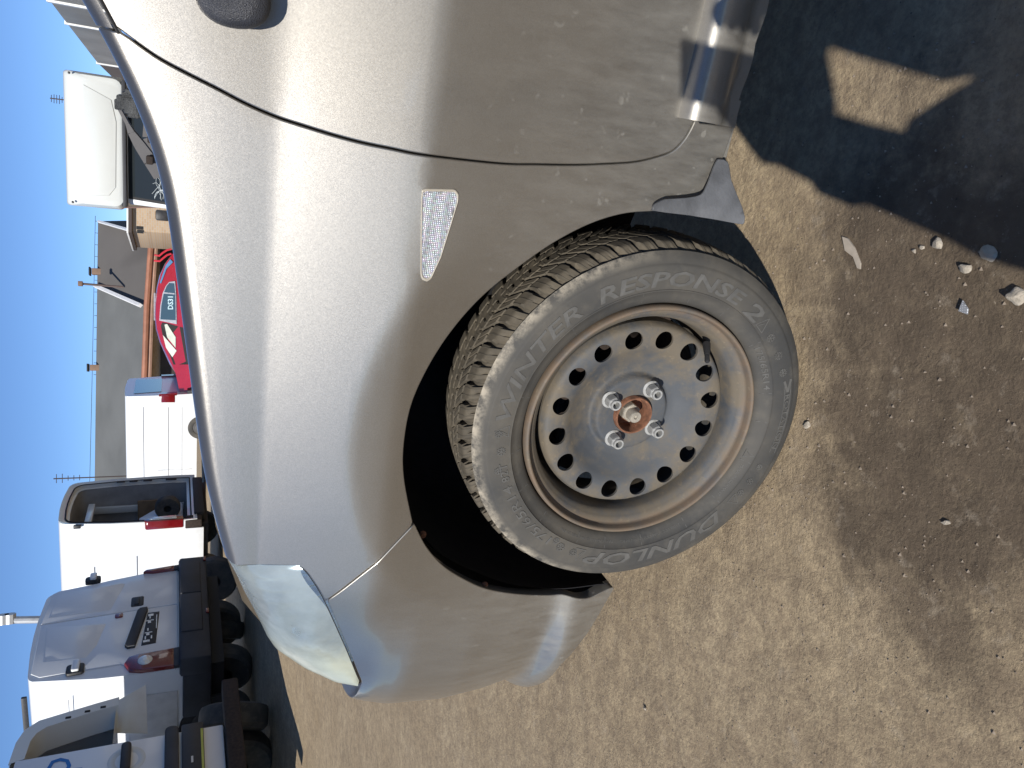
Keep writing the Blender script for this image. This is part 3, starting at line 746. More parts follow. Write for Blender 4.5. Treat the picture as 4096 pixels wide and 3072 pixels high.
def DF(P): return np.stack([P[:, 0], dn(np.hypot(P[:, 0], P[:, 1])), .281 + P[:, 1]], 1)
Q = DF(P_); fn_ = np.cross(Q[T_[:, 1]] - Q[T_[:, 0]], Q[T_[:, 2]] - Q[T_[:, 0]])
V = list(Q); Fc = [tuple(t_) if f_[1] > 0 else tuple(t_[::-1]) for t_, f_ in zip(T_, fn_)]
for h_ in holes + [circ(0, 0, .158, 200)]:
    b0 = len(V); n = len(h_); a_ = DF(h_); big = h_ is not holes[0] and len(h_) == 200
    V += list(a_) + list(a_ - np.array([0, .030 if big else .0045, 0]))
    for i in range(n): Fc.append((b0 + i, b0 + (i + 1) % n, b0 + n + (i + 1) % n, b0 + n + i))
disc = mk('disc', V, Fc, RIM, wheel)
# brake drum behind the holes
MB().revolve([(.0001, -.075), (.05, -.075), (.118, -.078), (.122, -.085), (.122, -.13), (.16, -.135)], 64, WC).build('brake_disc', DARKRUST, wheel)
# hub ring, axle nut
MB().revolve([(.0320, -.054), (.0320, -.037), (.0310, -.0355), (.0290, -.0355), (.0281, -.037), (.0275, -.066), (.0001, -.067)], 48, WC).build('hub_ring', RUST, wheel)
m = MB(); m.revolve([(.0165, -.063), (.0165, -.048), (.0155, -.046), (.0105, -.0455)], 6, WC); m.build('axle_nut', OLDSTEEL, wheel, smooth=False)
m = MB(); m.revolve([(.0105, -.046), (.0102, -.032), (.0090, -.0300), (.0035, -.0300), (.0026, -.033), (.0001, -.034)], 20, WC); m.build('axle_stub', OLDSTEEL, wheel)
# wheel nuts: washer flange, hex, hollow end
nut0 = None
for k, a in enumerate((38, 128, 218, 308)):
    c_ = (.05 * math.cos(R(a - 10)), 0, .281 + .05 * math.sin(R(a - 10)))
    m = MB()
    if nut0 is None:
        m.revolve([(.0145, -.0455), (.0145, -.0438), (.0125, -.0425), (.0108, -.0420)], 24, c_)
        m.revolve([(.0112, -.0425), (.0112, -.0275), (.0100, -.0255), (.0085, -.0250)], 6, c_)
        m.revolve([(.0088, -.0262), (.0085, -.0210), (.0078, -.0203), (.0062, -.0203), (.0056, -.0212), (.0056, -.034), (.0001, -.034)], 24, c_)
        nut0 = m.build('wheel_nut', NUT, wheel, auto=25); nc = Vector(c_)
    else:
        o = nut0.copy(); col.objects.link(o); o.location = Vector(c_) - nc
# valve
va = on_n(2826, 1375, -.024)
vd = np.array([WC[0] - va[0], 0, WC[2] - va[2]]); vd /= np.linalg.norm(vd)
m = MB(); m.tube([tuple(va), tuple(va + vd * .008 + np.array([0, .012, 0])), tuple(va + vd * .014 + np.array([0, .020, 0]))], [.0062, .0055, .0042], 12)
m.tube([tuple(va + vd * .014 + np.array([0, .020, 0])), tuple(va + vd * .021 + np.array([0, .030, 0])), tuple(va + vd * .0225 + np.array([0, .032, 0]))], [.0036, .0042, .003], 12); m.build('valve', RUBBER, wheel)
# the other wheels, hidden behind the car (rear one only, far side has none)
rw = MB(); rw.revolve([(.0001, .0), (.16, -.01), (.19, .0), (.20, .01), (.235, .012), (.27, .0), (.288, -.02), (.288, -.14), (.26, -.16), (.1, -.16)], 48, (-2.46, -.005, .281)); rw.build('rear_wheel', SIDEW, car)
# ------------------------------------------------------------------ ground
def ground_mat():
    t = NT('packed_dirt')
    big = t.noise(.55, 4, .5); mid = t.noise(3.2, 6, .62); fine = t.noise(38, 6, .7); grit = t.noise(210, 3, .7)
    trk = t.noise(2.6, 5, .6, t.map((.55, 5.5, 1), (0, 0, R(38))), .3)
    c = t.mix(t.ramp(mid, [(.3, 0.), (.72, 1.)]), (.375, .288, .178), (.515, .412, .268))
    c = t.mix(t.math('MULTIPLY', t.ramp(trk, [(.35, 0.), (.7, 1.)]), .6), c, (.345, .270, .178))
    c = t.mix(t.math('MULTIPLY', t.ramp(fine, [(.35, 1.), (.6, 0.)]), .55), c, (.17, .128, .09))
    c = t.mix(t.math('MULTIPLY', t.ramp(t.noise(120, 5, .75), [(.40, 1.), (.54, 0.)]), .38), c, (.17, .128, .09))
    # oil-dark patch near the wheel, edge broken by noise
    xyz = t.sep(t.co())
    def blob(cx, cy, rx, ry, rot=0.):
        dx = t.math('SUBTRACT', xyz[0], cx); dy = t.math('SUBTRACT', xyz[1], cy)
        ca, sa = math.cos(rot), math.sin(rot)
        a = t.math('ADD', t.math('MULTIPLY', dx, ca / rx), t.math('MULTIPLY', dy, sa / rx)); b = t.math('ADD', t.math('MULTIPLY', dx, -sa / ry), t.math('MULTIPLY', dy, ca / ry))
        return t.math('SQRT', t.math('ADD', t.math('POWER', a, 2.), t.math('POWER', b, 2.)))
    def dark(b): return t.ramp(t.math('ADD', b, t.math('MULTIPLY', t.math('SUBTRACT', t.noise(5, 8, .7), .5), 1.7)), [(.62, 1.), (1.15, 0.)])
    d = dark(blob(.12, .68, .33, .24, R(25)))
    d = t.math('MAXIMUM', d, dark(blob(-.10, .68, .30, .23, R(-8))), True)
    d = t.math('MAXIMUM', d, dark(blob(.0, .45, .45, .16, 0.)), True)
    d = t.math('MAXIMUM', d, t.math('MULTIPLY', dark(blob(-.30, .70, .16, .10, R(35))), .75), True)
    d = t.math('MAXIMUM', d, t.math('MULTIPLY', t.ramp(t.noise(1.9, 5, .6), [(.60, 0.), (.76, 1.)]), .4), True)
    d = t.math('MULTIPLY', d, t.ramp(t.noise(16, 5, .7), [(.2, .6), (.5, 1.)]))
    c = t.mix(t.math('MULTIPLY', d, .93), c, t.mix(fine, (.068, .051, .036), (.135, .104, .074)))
    c = t.mix(t.math('MULTIPLY', t.ramp(t.noise(14, 6, .7), [(.42, 1.), (.56, 0.)]), .28), c, (.16, .12, .084))
    c = t.mix(t.math('MULTIPLY', t.ramp(t.noise(21, 5, .7), [(.58, 0.), (.70, 1.)]), .35), c, (.44, .37, .28))
    c = t.mix(t.ramp(t.vor(42), [(.03, .8), (.07, 0.)]), c, (.05, .038, .03))
    c = t.mix(t.ramp(grit, [(.66, 0.), (.74, .55)]), c, (.42, .36, .28))
    pit = t.ramp(t.vor(95), [(.0, 0.), (.35, 1.)]); h = t.math('ADD', t.math('MULTIPLY', t.noise(110, 7, .75), 1.0), t.math('ADD', t.math('MULTIPLY', pit, .10), t.math('MULTIPLY', mid, 1.2)))
    nrm = t.bump(h, .7, .008)
    t.set(c, .92, 0., nrm, Specular_IOR_Level=.2); return t.m
GROUND = ground_mat()
def gz(x, y):   # gentle unevenness, level where the car stands
    d = max(0., math.hypot(x, y - .8) - 2.0)
    rise = .2 * float(sstep(y, 5.4, 7.8)) * float(sstep(-x, -.3, 1.6))
    return .02 * min(1, d / 3) * math.sin(x * .9 + 1) * math.cos(y * .7) + rise
near = [-1.6 + .02 * i for i in range(int(3.2 / .02) + 1)]
far = [-700, -300, -120, -60, -35, -22, -15, -10, -7, -5, -3.6, -2.4]
xs = np.array(far + near + [2.4, 3.6, 5, 7, 10, 15, 22, 35, 60, 120, 300, 700])
ysg = np.array([-300, -100, -30, -12, -6, -3, -1.2, -.4, 0, .2] + [.34 + .02 * i for i in range(90)] + [2.3, 2.6, 3, 3.6, 4.4, 5.4, 6.6, 8, 10, 13, 17, 22, 30, 45, 70, 120, 300, 900])
def lump(x, y):
    if -1.5 < x < 1.5 and .35 < y < 2.1:
        return .0022 * math.sin(x * 23 + 3 * math.sin(y * 17)) * math.cos(y * 29 + x * 11) + .0025 * math.sin(x * 7 + 1) * math.sin(y * 9)
    return 0
V = [(x, y, gz(x, y) + lump(x, y) - .002) for x in xs for y in ysg]; ny = len(ysg)
Fc = [(i * ny + j, (i + 1) * ny + j, (i + 1) * ny + j + 1, i * ny + j + 1) for i in range(len(xs) - 1) for j in range(ny - 1)]
tag(mk('ground', V, Fc, GROUND), kind='structure')
STONE = simple('pale_limestone', (.40, .35, .28), .9, 0, .25, 40, .6)
def stone(name, px, py, sx, sy, sz, label, seed, mat=STONE, cat='stone', group=None, rot=0.):
    g = on_g(px, py); r = random.Random(seed); bm = bmesh.new(); bmesh.ops.create_icosphere(bm, subdivisions=3, radius=1)
    ph = [r.uniform(0, 6) for _ in range(6)]
    cut = [(Vector((r.uniform(-1, 1), r.uniform(-1, 1), r.uniform(-.2, 1))).normalized(), r.uniform(.55, .85)) for _ in range(7)]
    for v in bm.verts:
        p = v.co.copy()
        for nrm, dd in cut:
            e = p.dot(nrm) - dd
            if e > 0: p -= nrm * e
        k = 1 + .07 * math.sin(p.x * 5 + ph[0]) * math.sin(p.y * 4 + ph[1]) + .04 * math.sin(p.z * 9 + ph[2] + p.x * 6)
        v.co = Vector((p.x * sx * k, p.y * sy * k, p.z * sz * k))
    bm.verts.index_update(); o = mk(name, [v.co[:] for v in bm.verts], [[v.index for v in f.verts] for f in bm.faces], mat, auto=32); bm.free()
    o.location = (g[0], g[1], sz * .35); o.rotation_euler = (0, 0, rot); return tag(o, label, cat, group)

# ------------------------------------------------------------------ the photographer (only the shadow falls into view)
def person():
    J = {'hip': (-.02, -.70, .60, .165), 'spine': (-.05, -.62, .80, .185), 'chest': (-.07, -.50, 1.02, .178), 'neck': (.0, -.44, 1.22, .065), 'head': (.03, -.38, 1.34, .10), 'crown': (.03, -.38, 1.44, .075),
         'shl': (-.19, -.47, 1.13, .078), 'ell': (-.312, -.30, .955, .070), 'wrl': (-.115, -.075, .905, .038), 'pal': (-.105, -.030, .885, .036),
         'shr': (.16, -.47, 1.13, .078), 'elr': (.25, -.30, .93, .064), 'wrr': (.09, -.085, .86, .036), 'par': (.045, -.05, .875, .028),
         'belly': (-.09, -.44, .82, .160), 'thl': (-.12, -.62, .58, .12), 'knl': (-.275, -.24, .752, .090), 'anl': (-.21, -.42, .09, .055), 'tol': (-.24, -.28, .04, .045),
         'thr': (.12, -.62, .62, .12), 'knr': (.30, -.26, .66, .088), 'anr': (.30, -.44, .09, .05), 'tor': (.33, -.30, .04, .045)}
    E = [('hip', 'spine'), ('spine', 'belly'), ('belly', 'chest'), ('chest', 'neck'), ('neck', 'head'), ('head', 'crown'), ('chest', 'shl'), ('shl', 'ell'), ('ell', 'wrl'), ('wrl', 'pal'), ('chest', 'shr'), ('shr', 'elr'), ('elr', 'wrr'), ('wrr', 'par'),
         ('hip', 'thl'), ('thl', 'knl'), ('knl', 'anl'), ('anl', 'tol'), ('hip', 'thr'), ('thr', 'knr'), ('knr', 'anr'), ('anr', 'tor')]
    for sd, x0 in (('l', -1), ('r', 1)):
        for k in range(4):
            a = f'{sd}f{k}'; b = f'{sd}g{k}'; z = .925 - .019 * k
            J[a] = (-.012 + x0 * .048, -.022 - .003 * k, z, .0095); J[b] = (-.020 + x0 * .026, -.034, z - .004, .008)
            E += [('pal' if sd == 'l' else 'par', a), (a, b)]
        J[f'{sd}t'] = (-.012 + x0 * .03, -.055, .945, .0105); E.append(('pal' if sd == 'l' else 'par', f'{sd}t'))
    names = list(J); me = bpy.data.meshes.new('person'); me.from_pydata([J[n][:3] for n in names], [(names.index(a), names.index(b)) for a, b in E], [])
    o = bpy.data.objects.new('person', me); col.objects.link(o)
    sk = o.modifiers.new('skin', 'SKIN'); 
    for i, n in enumerate(names): me.skin_vertices[0].data[i].radius = (J[n][3], J[n][3] * (.72 if n in ('chest', 'spine', 'hip', 'belly') else 1)); me.skin_vertices[0].data[i].use_root = (n == 'hip')
    sk.use_smooth_shade = True; sb = o.modifiers.new('sub', 'SUBSURF'); sb.levels = 1; sb.render_levels = 1
    dg = bpy.context.evaluated_depsgraph_get(); me2 = bpy.data.meshes.new_from_object(o.evaluated_get(dg)); o.modifiers.clear(); o.data = me2
    me2.materials.clear(); me2.materials.append(simple('dark_work_jacket', (.03, .034, .045), .85, 0, .3, 12, .3)); me2.materials.append(simple('skin', (.45, .27, .19), .55, 0, .1, 20))
    for p in me2.polygons:
        c = p.center; p.material_index = 1 if (c.z > 1.23 or (c.y > -.085 and .8 < c.z < .99)) else 0
    return tag(o, 'crouching person in a dark jacket photographing the wheel, only the shadow in view', 'person')
person()
blocker = MB().prism([(-.300, 1.01), (-.310, .955), (-.328, .945), (-.332, .895), (-.346, .885), (-.343, .83), (-.330, .815), (-.334, .70), (-.322, .56), (-.262, .55), (-.262, .80), (-.268, .90), (-.268, 1.0)], 1, -.37, -.25, .008)  # unseen block added to square off the edge of the person's cast shadow
tag(blocker.build('shadow_blocker', simple('dark_blocker', (.03, .03, .032), .9, 0, .2, 30, .3)), 'unseen bag hanging beside the crouching person, only its shadow in view', 'blocker')
ph = MB().box((-.084, -.016, .800), (-.006, -.008, .966), .003); tag(ph.build('smartphone', simple('black_phone_glass', (.01, .01, .012), .15)), 'dark smartphone held upright by the person taking the picture', 'phone')
# ------------------------------------------------------------------ background materials
def white_paint(name, base=(.70, .72, .73), dirt=.35):
    t = NT(name); z = t.sep(t.co())[2]
    d = t.math('MULTIPLY', t.ramp(t.math('ADD', z, t.math('MULTIPLY', t.noise(3, 5), .6)), [(.45, 1.), (1.5, .12)]), t.ramp(t.noise(5, 6, .65), [(.35, 0.), (.75, dirt)]))
    t.set(t.mix(d, base, (.42, .38, .33)), .28, 0., t.bump(t.noise(2.5, 2), .03, .05), Coat_Weight=.4, Coat_Roughness=.08); return t.m
WHITE = white_paint('white_van_paint'); WHITE2 = white_paint('creamy_white_paint', (.60, .62, .60), .5)
BUMPB = simple('faded_bumper_plastic', (.030, .032, .037), .6, 0, .3, 6, .1)
RED = simple('red_car_paint', (.36, .010, .025), .25, 0, .08, 4, 0, Coat_Weight=.8)
t = NT('red_lamp_plastic'); REDL = t.set(t.mix(t.noise(30, 3), (.12, .003, .005), (.18, .006, .008)), .18, 0., Coat_Weight=1.)
t = NT('clear_lamp_plastic'); CLRL = t.set((.68, .68, .64), .2, .4, t.bump(t.vor(80), .5, .01), Coat_Weight=1.)
t = NT('blue_tinted_glass'); BGLASS = t.set((.05, .09, .12), .06, 0., Coat_Weight=.6, Specular_IOR_Level=.8)
INNER = simple('van_interior_panel', (.30, .30, .30), .7, 0, .25, 3)
BOARD = simple('brown_hardboard', (.18, .12, .07), .8, 0, .3, 5)
ALU = simple('silver_trim', (.6, .6, .6), .3, .6, .1, 20)
BRICK = None
def frame(A, B):
    """van placed by its rear face: A left foot, B right foot (world x, y); local x = along the rear face, y = forward, z up"""
    A = Vector((*A, 0)); B = Vector((*B, 0)); ux = (B - A).normalized(); fy = Vector((-ux.y, ux.x, 0))
    if False: pass
    return ux, fy, (B - A).length
def place(name, A, B, z0, label, cat, group=None):
    ux, fy, W = frame(A, B); fyw = Vector((-ux.y, ux.x, 0))
    o = empty(name, Matrix(((ux.x, fyw.x, 0, A[0]), (ux.y, fyw.y, 0, A[1]), (0, 0, 1, z0), (0, 0, 0, 1)))); tag(o, label, cat, group); return o, W
def loft(sections, cap0=True, cap1=True):
    n = len(sections[0]); V = [p for s_ in sections for p in s_]
    Fc = [(i * n + k, i * n + (k + 1) % n, (i + 1) * n + (k + 1) % n, (i + 1) * n + k) for i in range(len(sections) - 1) for k in range(n)]
    if cap0: Fc.append(tuple(range(n))[::-1])
    if cap1: Fc.append(tuple((len(sections) - 1) * n + k for k in range(n)))
    return V, Fc
def van_section(W, zb, H, tum=.12, r=.16, seg=5, roof=.03):
    """closed outline (x, z) of a van's cross-section, x from 0..W"""
    half = [(0.015, zb), (0, zb + .25), (0.0, zb + .5), (tum * .35, zb + (H - zb) * .62), (tum, H - r)]
    for k in range(1, seg + 1):
        a = math.pi / 2 * k / seg; half.append((tum + r * (1 - math.cos(a)) * 1.15, H - r + (r - roof) * math.sin(a)))
    half += [(W * .35, H - .006)]
    return half + [(W * .5, H)] + [(W - x, z) for x, z in half[::-1]]
def van_body(parent, W, L, zb, H, mat, name='body_shell', y0=0.0, rake=.0, nose=True, tum=.12, r=.16, cap0=True):
    sec = van_section(W, zb, H, tum, r); S_ = []
    for y, hk in [(y0, 1), (y0 + .25 * L, 1), (y0 + .5 * L, 1), (y0 + .74 * L, 1)]: S_.append([(x, y + (rake * (z - zb) if y == y0 else 0), z) for x, z in sec])
    if nose:
        for y, top in ((.80, .97), (.88, .62), (.97, .52), (1.0, .40)):
            S_.append([(W / 2 + (x - W / 2) * (1 - .06 * (y - .74) / .26), y0 + y * L, zb + (z - zb) * min(1, top * (1 if z > zb + .6 else 1.0))) for x, z in sec])
    V, Fc = loft(S_, cap0, True); return mk(name, V, Fc, mat, parent, auto=40)
def van_wheel(parent, x, y, r=.31, w=.19, side=-1, name='wheel', mat=None):
    m = MB(); m.revolve([(.0001, .03), (r * .45, .02), (r * .58, .0), (r * .62, .012), (r * .8, .02), (r * .96, .0), (r, -.03), (r, -w + .03), (r * .9, -w), (r * .3, -w)], 28, (0, 0, 0), 0)
    o = m.build(name, SIDEW, parent); o.location = (x, y, r); o.scale.x = side; 
    h = MB(); h.revolve([(.0001, .034), (r * .4, .026), (r * .56, .004)], 20, (0, 0, 0), 0); hh = h.build('rim', simple('dark_rim', (.05, .05, .055), .6) if 'dark_rim' not in bpy.data.materials else bpy.data.materials['dark_rim'], o)
    return o
def quad_panel(parent, name, pts, y, th, mat, bev=.01):
    """flat plate on the rear face; pts (x, z), outward is -y"""
    return MB().prism([(p[0], p[1]) for p in pts], 1, y - th, y, bev).build(name, mat, parent)
def rr(x0, x1, z0, z1, r=.05, n=4):
    P = []
    for cx, cz, a0 in ((x1 - r, z1 - r, 0), (x0 + r, z1 - r, 90), (x0 + r, z0 + r, 180), (x1 - r, z0 + r, 270)):
        for k in range(n + 1): a = R(a0 + 90 * k / n); P.append((cx + r * math.cos(a), cz + r * math.sin(a)))
    return P

# ------------------------------------------------------------------ white van with round-lit tail lamps (closed barn doors)
Z5 = .22
v5, W5 = place('delivery_van', (-2.70, 7.75), (-2.11, 9.27), Z5, 'white van seen from behind, closed barn doors and round reversing lights in red tail lamps', 'van')
def z5(z): return z - Z5
van_body(v5, 1.66, 4.3, .42, 1.99, WHITE, rake=.055, tum=.17, r=.10)
def rk(z): return .055 * (z - .42)
def door_plate(name, pts, th=.012, mat=WHITE, parent=v5, bev=.006, lift=0.):
    V0 = [(x, rk(z) - th - lift, z) for x, z in pts]; V1 = [(x, rk(z) + .02, z) for x, z in pts]; n = len(pts)
    bm = bmesh.new(); b = [bm.verts.new(p) for p in V0 + V1]
    for k in range(n): bm.faces.new((b[k], b[(k + 1) % n], b[n + (k + 1) % n], b[n + k]))
    bm.faces.new(b[:n][::-1]); bm.faces.new(b[n:]); bmesh.ops.recalc_face_normals(bm, faces=bm.faces[:])
    if bev: bmesh.ops.bevel(bm, geom=[e for e in bm.edges if all(v.co.y < rk(v.co.z) + .005 for v in e.verts)], offset=bev, segments=2, profile=.5, affect='EDGES')
    bm.verts.index_update(); o = mk(name, [v.co[:] for v in bm.verts], [[v.index for v in f.verts] for f in bm.faces], mat, parent, auto=30); bm.free(); return o
dl = door_plate('rear_door', [(.03, .70), (.04, 1.0), (.19, 1.2), (.205, 1.86), (.27, 1.935), (.978, 1.95), (.978, .70)])
drr = door_plate('rear_door', [(.990, .70), (.990, 1.95), (1.48, 1.905), (1.52, 1.85), (1.60, 1.2), (1.63, 1.0), (1.63, .70)])
door_plate('window_pressing', [(.40, 1.86), (.93, 1.90), (.84, 1.36), (.52, 1.42), (.36, 1.50)], .012, WHITE, dl, .018, .006)
door_plate('window_pressing', [(1.07, 1.90), (1.47, 1.85), (1.52, 1.28), (1.48, 1.22), (1.04, 1.34)], .012, WHITE, drr, .018, .006)
door_plate('plate_lamp_bar', [(.385, 1.085), (.385, 1.15), (.42, 1.175), (.94, 1.085), (.975, 1.06), (.975, .99), (.94, .985)], .05, BUMPB, dl, .015)
pl = door_plate('number_plate_holder', [(.405, .90), (.40, 1.03), (.90, .985), (.895, .875)], .02, BLACKP, dl, .004)
for k, (x0, z0, w_, h_) in enumerate([(.43, .955, .03, .06), (.47, .99, .05, .012), (.47, .935, .05, .012), (.53, .96, .03, .03), (.565, .935, .012, .07), (.60, .97, .04, .012), (.72, .95, .03, .03), (.755, .925, .012, .07), (.79, .955, .04, .012), (.83, .93, .035, .05), (.62, .895, .22, .008)]):
    door_plate('plate_clip', rr(x0, x0 + w_, z0, z0 + h_, .003, 1), .004, ALU, pl, 0, .022)
door_plate('brake_light', rr(.895, .965, 1.215, 1.29, .02), .022, REDL, dl)
dh = door_plate('door_handle', rr(1.045, 1.21, 1.03, 1.15, .02), .018, BLACKP, drr); door_plate('grip', rr(1.07, 1.18, 1.07, 1.12, .01), .01, BUMPB, dh, .004, .02)
for d_, x0, x1, z0 in ((dl, .155, .285, 1.50), (drr, 1.60, 1.69, 1.47)):
    h_ = door_plate('hinge_cover', rr(x0, x1, z0, z0 + .15, .03), .03, BLACKP, d_); door_plate('hinge', rr(x0 + .02, x1 + .03, z0 + .04, z0 + .105, .015), .03, WHITE, h_, .006, .025)
for x0, x1 in ((.0, .255), (1.45, 1.66)):
    lo_ = [(x0, .735), (x0 + .02, 1.02), (x0 + .06, 1.12), ((x0 + x1) / 2 + .03, 1.165), (x1 - .02, 1.13), (x1, 1.04), (x1, .735)] if x0 < 1 else [(1.60, .735), (1.60, .95), (1.63, 1.05), (1.66, 1.02), (1.675, .735)]
    tl = door_plate('tail_lamp', lo_, .045, REDL, v5, .014)
    if x0 < 1:
        c = MB(); c.revolve([(.0001, -.056), (.055, -.054), (.066, -.046), (.07, -.03)], 24, (.145, rk(.98), .985)); c.build('reversing_light', CLRL, tl)
    door_plate('lamp_foot', rr(min(p[0] for p in lo_), max(p[0] for p in lo_), .66, .74, .01, 1), .04, BUMPB, tl, .004)
b5 = MB().box((-.03, -.11, .40), (1.69, .12, .69), .035); bo = b5.build('rear_bumper', BUMPB, v5)
for x0, x1 in ((.36, .98), (.99, 1.56)): MB().box((x0, -.125, .47), (x1, -.09, .675), .012).build('bumper_step', BUMPB, bo)
for x0 in (.62, 1.58): MB().box((x0, -.122, .405), (x0 + .07, -.105, .435), .004).build('reflector', REDL, bo)
MB().box((-.028, .1, .40), (.06, .62, .66), .02).build('bumper_corner', BUMPB, bo)
for o_ in [MB().box((-.012, .28, .70), (.004, 2.6, 1.13), .012).build('side_moulding', simple('greyed_van_panel', (.62, .62, .61), .4), v5)]: pass
def pressed_line(parent, x, pts, r_=.006, mat=None): return MB().tube([(x, y, z) for y, z in pts], r_, 5).build('seam', mat or simple('seam_grey', (.35, .36, .38), .6) if 'seam_grey' not in bpy.data.materials else bpy.data.materials['seam_grey'], parent)
pressed_line(v5, .055, [(.25, 1.62), (2.9, 1.62)], .004); pressed_line(v5, .075, [(1.0, 1.0), (1.0, 1.65), (1.08, 1.72), (2.2, 1.72)], .004)
MB().box((.28, .35, 1.985), (.31, 3.0, 2.03), .006).build('roof_rail', BLACKP, v5)
arch = MB(); arch.prism([(.80 + .38 * math.cos(a), .30 + .40 * math.sin(a)) for a in np.linspace(0, math.pi, 14)], 0, -.006, .02); arch.build('wheel_arch', DARK, v5)
for x, sd in ((.0, -1), (1.66, 1)):
    for y in (.80, 3.5): van_wheel(v5, x, y, .31, .2, sd)
MB().box((.1, .1, .28), (1.56, 4.0, .43)).build('underbody', DARK, v5)
cab = MB(); cp = [(-.02, 1.75, 1.30), (-.05, 1.70, 1.18), (-.04, 1.66, 1.10), (-.06, 1.55, 1.02), (-.05, 1.50, .93), (-.07, 1.42, .86)]
tag(MB().tube([tuple(v5.matrix_world @ Vector(p)) for p in cp], .008, 6).box(tuple(v5.matrix_world @ Vector((-.09, 1.39, .83))), tuple(v5.matrix_world @ Vector((-.03, 1.45, .90)))).build('wiring_lead', RUBBER), 'thin black wiring lead with connectors hanging beside the white van', 'cable')

# ------------------------------------------------------------------ white van with its rear doors gone (open load bay)
Z4 = .2
v4, W4 = place('panel_van', (-2.21, 13.0), (-1.72, 14.8), Z4, 'tall white van with missing rear doors, its load bay and parts inside exposed', 'van')
W, H, zb = 1.95, 2.42, .42
van_body(v4, W, 5.0, zb, H, WHITE, 'body_shell', cap0=False, tum=.13, r=.2)
# rear ring, inner lining
so = van_section(W, zb, H, .13, .2)
def inset(sec, d): 
    cx, cz = W / 2, (zb + H) / 2
    return [(cx + (x - cx) * (1 - d / (W / 2)), cz + (z - cz) * (1 - d / ((H - zb) / 2))) for x, z in sec]
V = []; secs = [(0, 0), (.0, -.03), (.055, -.02), (.095, .0), (.10, .05), (.14, .06)]
S_ = [[(x, y, z) for x, z in inset(so, d)] for d, y in secs]
V, Fc = loft(S_, False, False); mk('door_frame', V, Fc, WHITE2, v4, auto=40)
V, Fc = loft([[(x, y, z) for x, z in inset(so, .098)] for y in (-.024, -.012)] + [[(x, -.012, z) for x, z in inset(so, .075)]], False, False); mk('door_seal', V, Fc, RUBBER, v4)
S_ = [[(x, y, z) for x, z in inset(so, .12)] for y in (.06, 1.2, 2.6)]; V, Fc = loft(S_, False, True); mk('load_bay', V, Fc, INNER, v4, auto=40)
MB().box((.25, 2.45, 1.45), (1.05, 2.55, 2.2), .02).build('bulkhead_panel', simple('grey_bulkhead', (.34, .36, .40), .6), v4)
MB().box((1.62, .3, .75), (1.66, 2.2, 1.35), .01).build('lining_board', BOARD, v4); MB().box((1.0, 2.40, .6), (1.64, 2.46, 1.36), .01).build('lining_board', BOARD, v4)
for y in (.4, 1.3): 
    MB().box((1.66, y, .6), (1.72, y + .12, 2.1), .01).build('bay_rib', WHITE2, v4)
for k, (z0, z1) in enumerate(((1.55, 1.68), (1.35, 1.48), (1.12, 1.26), (.72, .9))): MB().box((1.735, -.034, z0), (1.80, -.020, z1), .008).build('frame_slot', DARK, v4)
MB().box((.55, .2, 1.98), (1.4, .28, 2.08), .01).build('roof_bow', WHITE2, v4)
# loose parts lying in the bay are things of their own
def in4(p): return tuple(v4.matrix_world @ Vector(p))
ld = MB().prism([(.35, .62), (.30, 1.15), (.42, 1.26), (.80, 1.30), (1.30, .95), (1.34, .62)], 1, .25, .33, .03); lo = ld.build('loose_car_door', simple('pale_blue_white_paint', (.60, .64, .70), .35)); lo.matrix_world = v4.matrix_world.copy(); tag(lo, 'loose pale door panel leaning inside the open white van', 'car door')
w_ = van_wheel(None, 0, 0, .20, .15, 1, 'spare_part_bundle'); w_.matrix_world = v4.matrix_world @ Matrix.Translation((.95, .12, .86)) @ Matrix.Rotation(R(70), 4, 'X'); tag(w_, 'dark round scrap part heaped in the open van', 'scrap part')
tl = MB().prism([(-.015, .62), (-.02, 1.16), (.05, 1.20), (.13, 1.12), (.14, .62)], 1, -.05, .10, .02).build('tail_lamp', REDL, v4)
MB().prism([(.03, .72), (.03, 1.12), (.13, 1.06), (.145, .72)], 1, -.062, -.045, .008).build('clear_lens', CLRL, tl)
MB().box((-.005, -.02, .35), (.20, .5, .60), .02).build('bumper_bracket', DARKRUST, v4); MB().box((-.01, .12, .32), (.03, .7, .60), .01).build('lower_panel', WHITE, v4)
MB().box((.2, -.06, .30), (1.75, .1, .46), .02).build('rear_beam', DARK, v4)
for y0, z0, y1, z1 in ((.7, 1.90, 3.4, 1.90), (.55, 1.30, 3.4, 1.30), (.5, .95, 3.4, .95)): pressed_line(v4, .01 + .13 * max(0, (z0 - 1.3)) * .7, [(y0, z0), (y1, z1)], .006)
for x, sd in ((.0, -1), (1.95, 1)):
    for y in (1.0, 4.1): van_wheel(v4, x, y, .33, .2, sd)
MB().box((.1, .1, .25), (1.85, 4.6, .44)).build('underbody', DARK, v4)
MB().box((.04, -.035, 2.06), (.09, .02, 2.16), .01).build('hinge', BLACKP, v4)

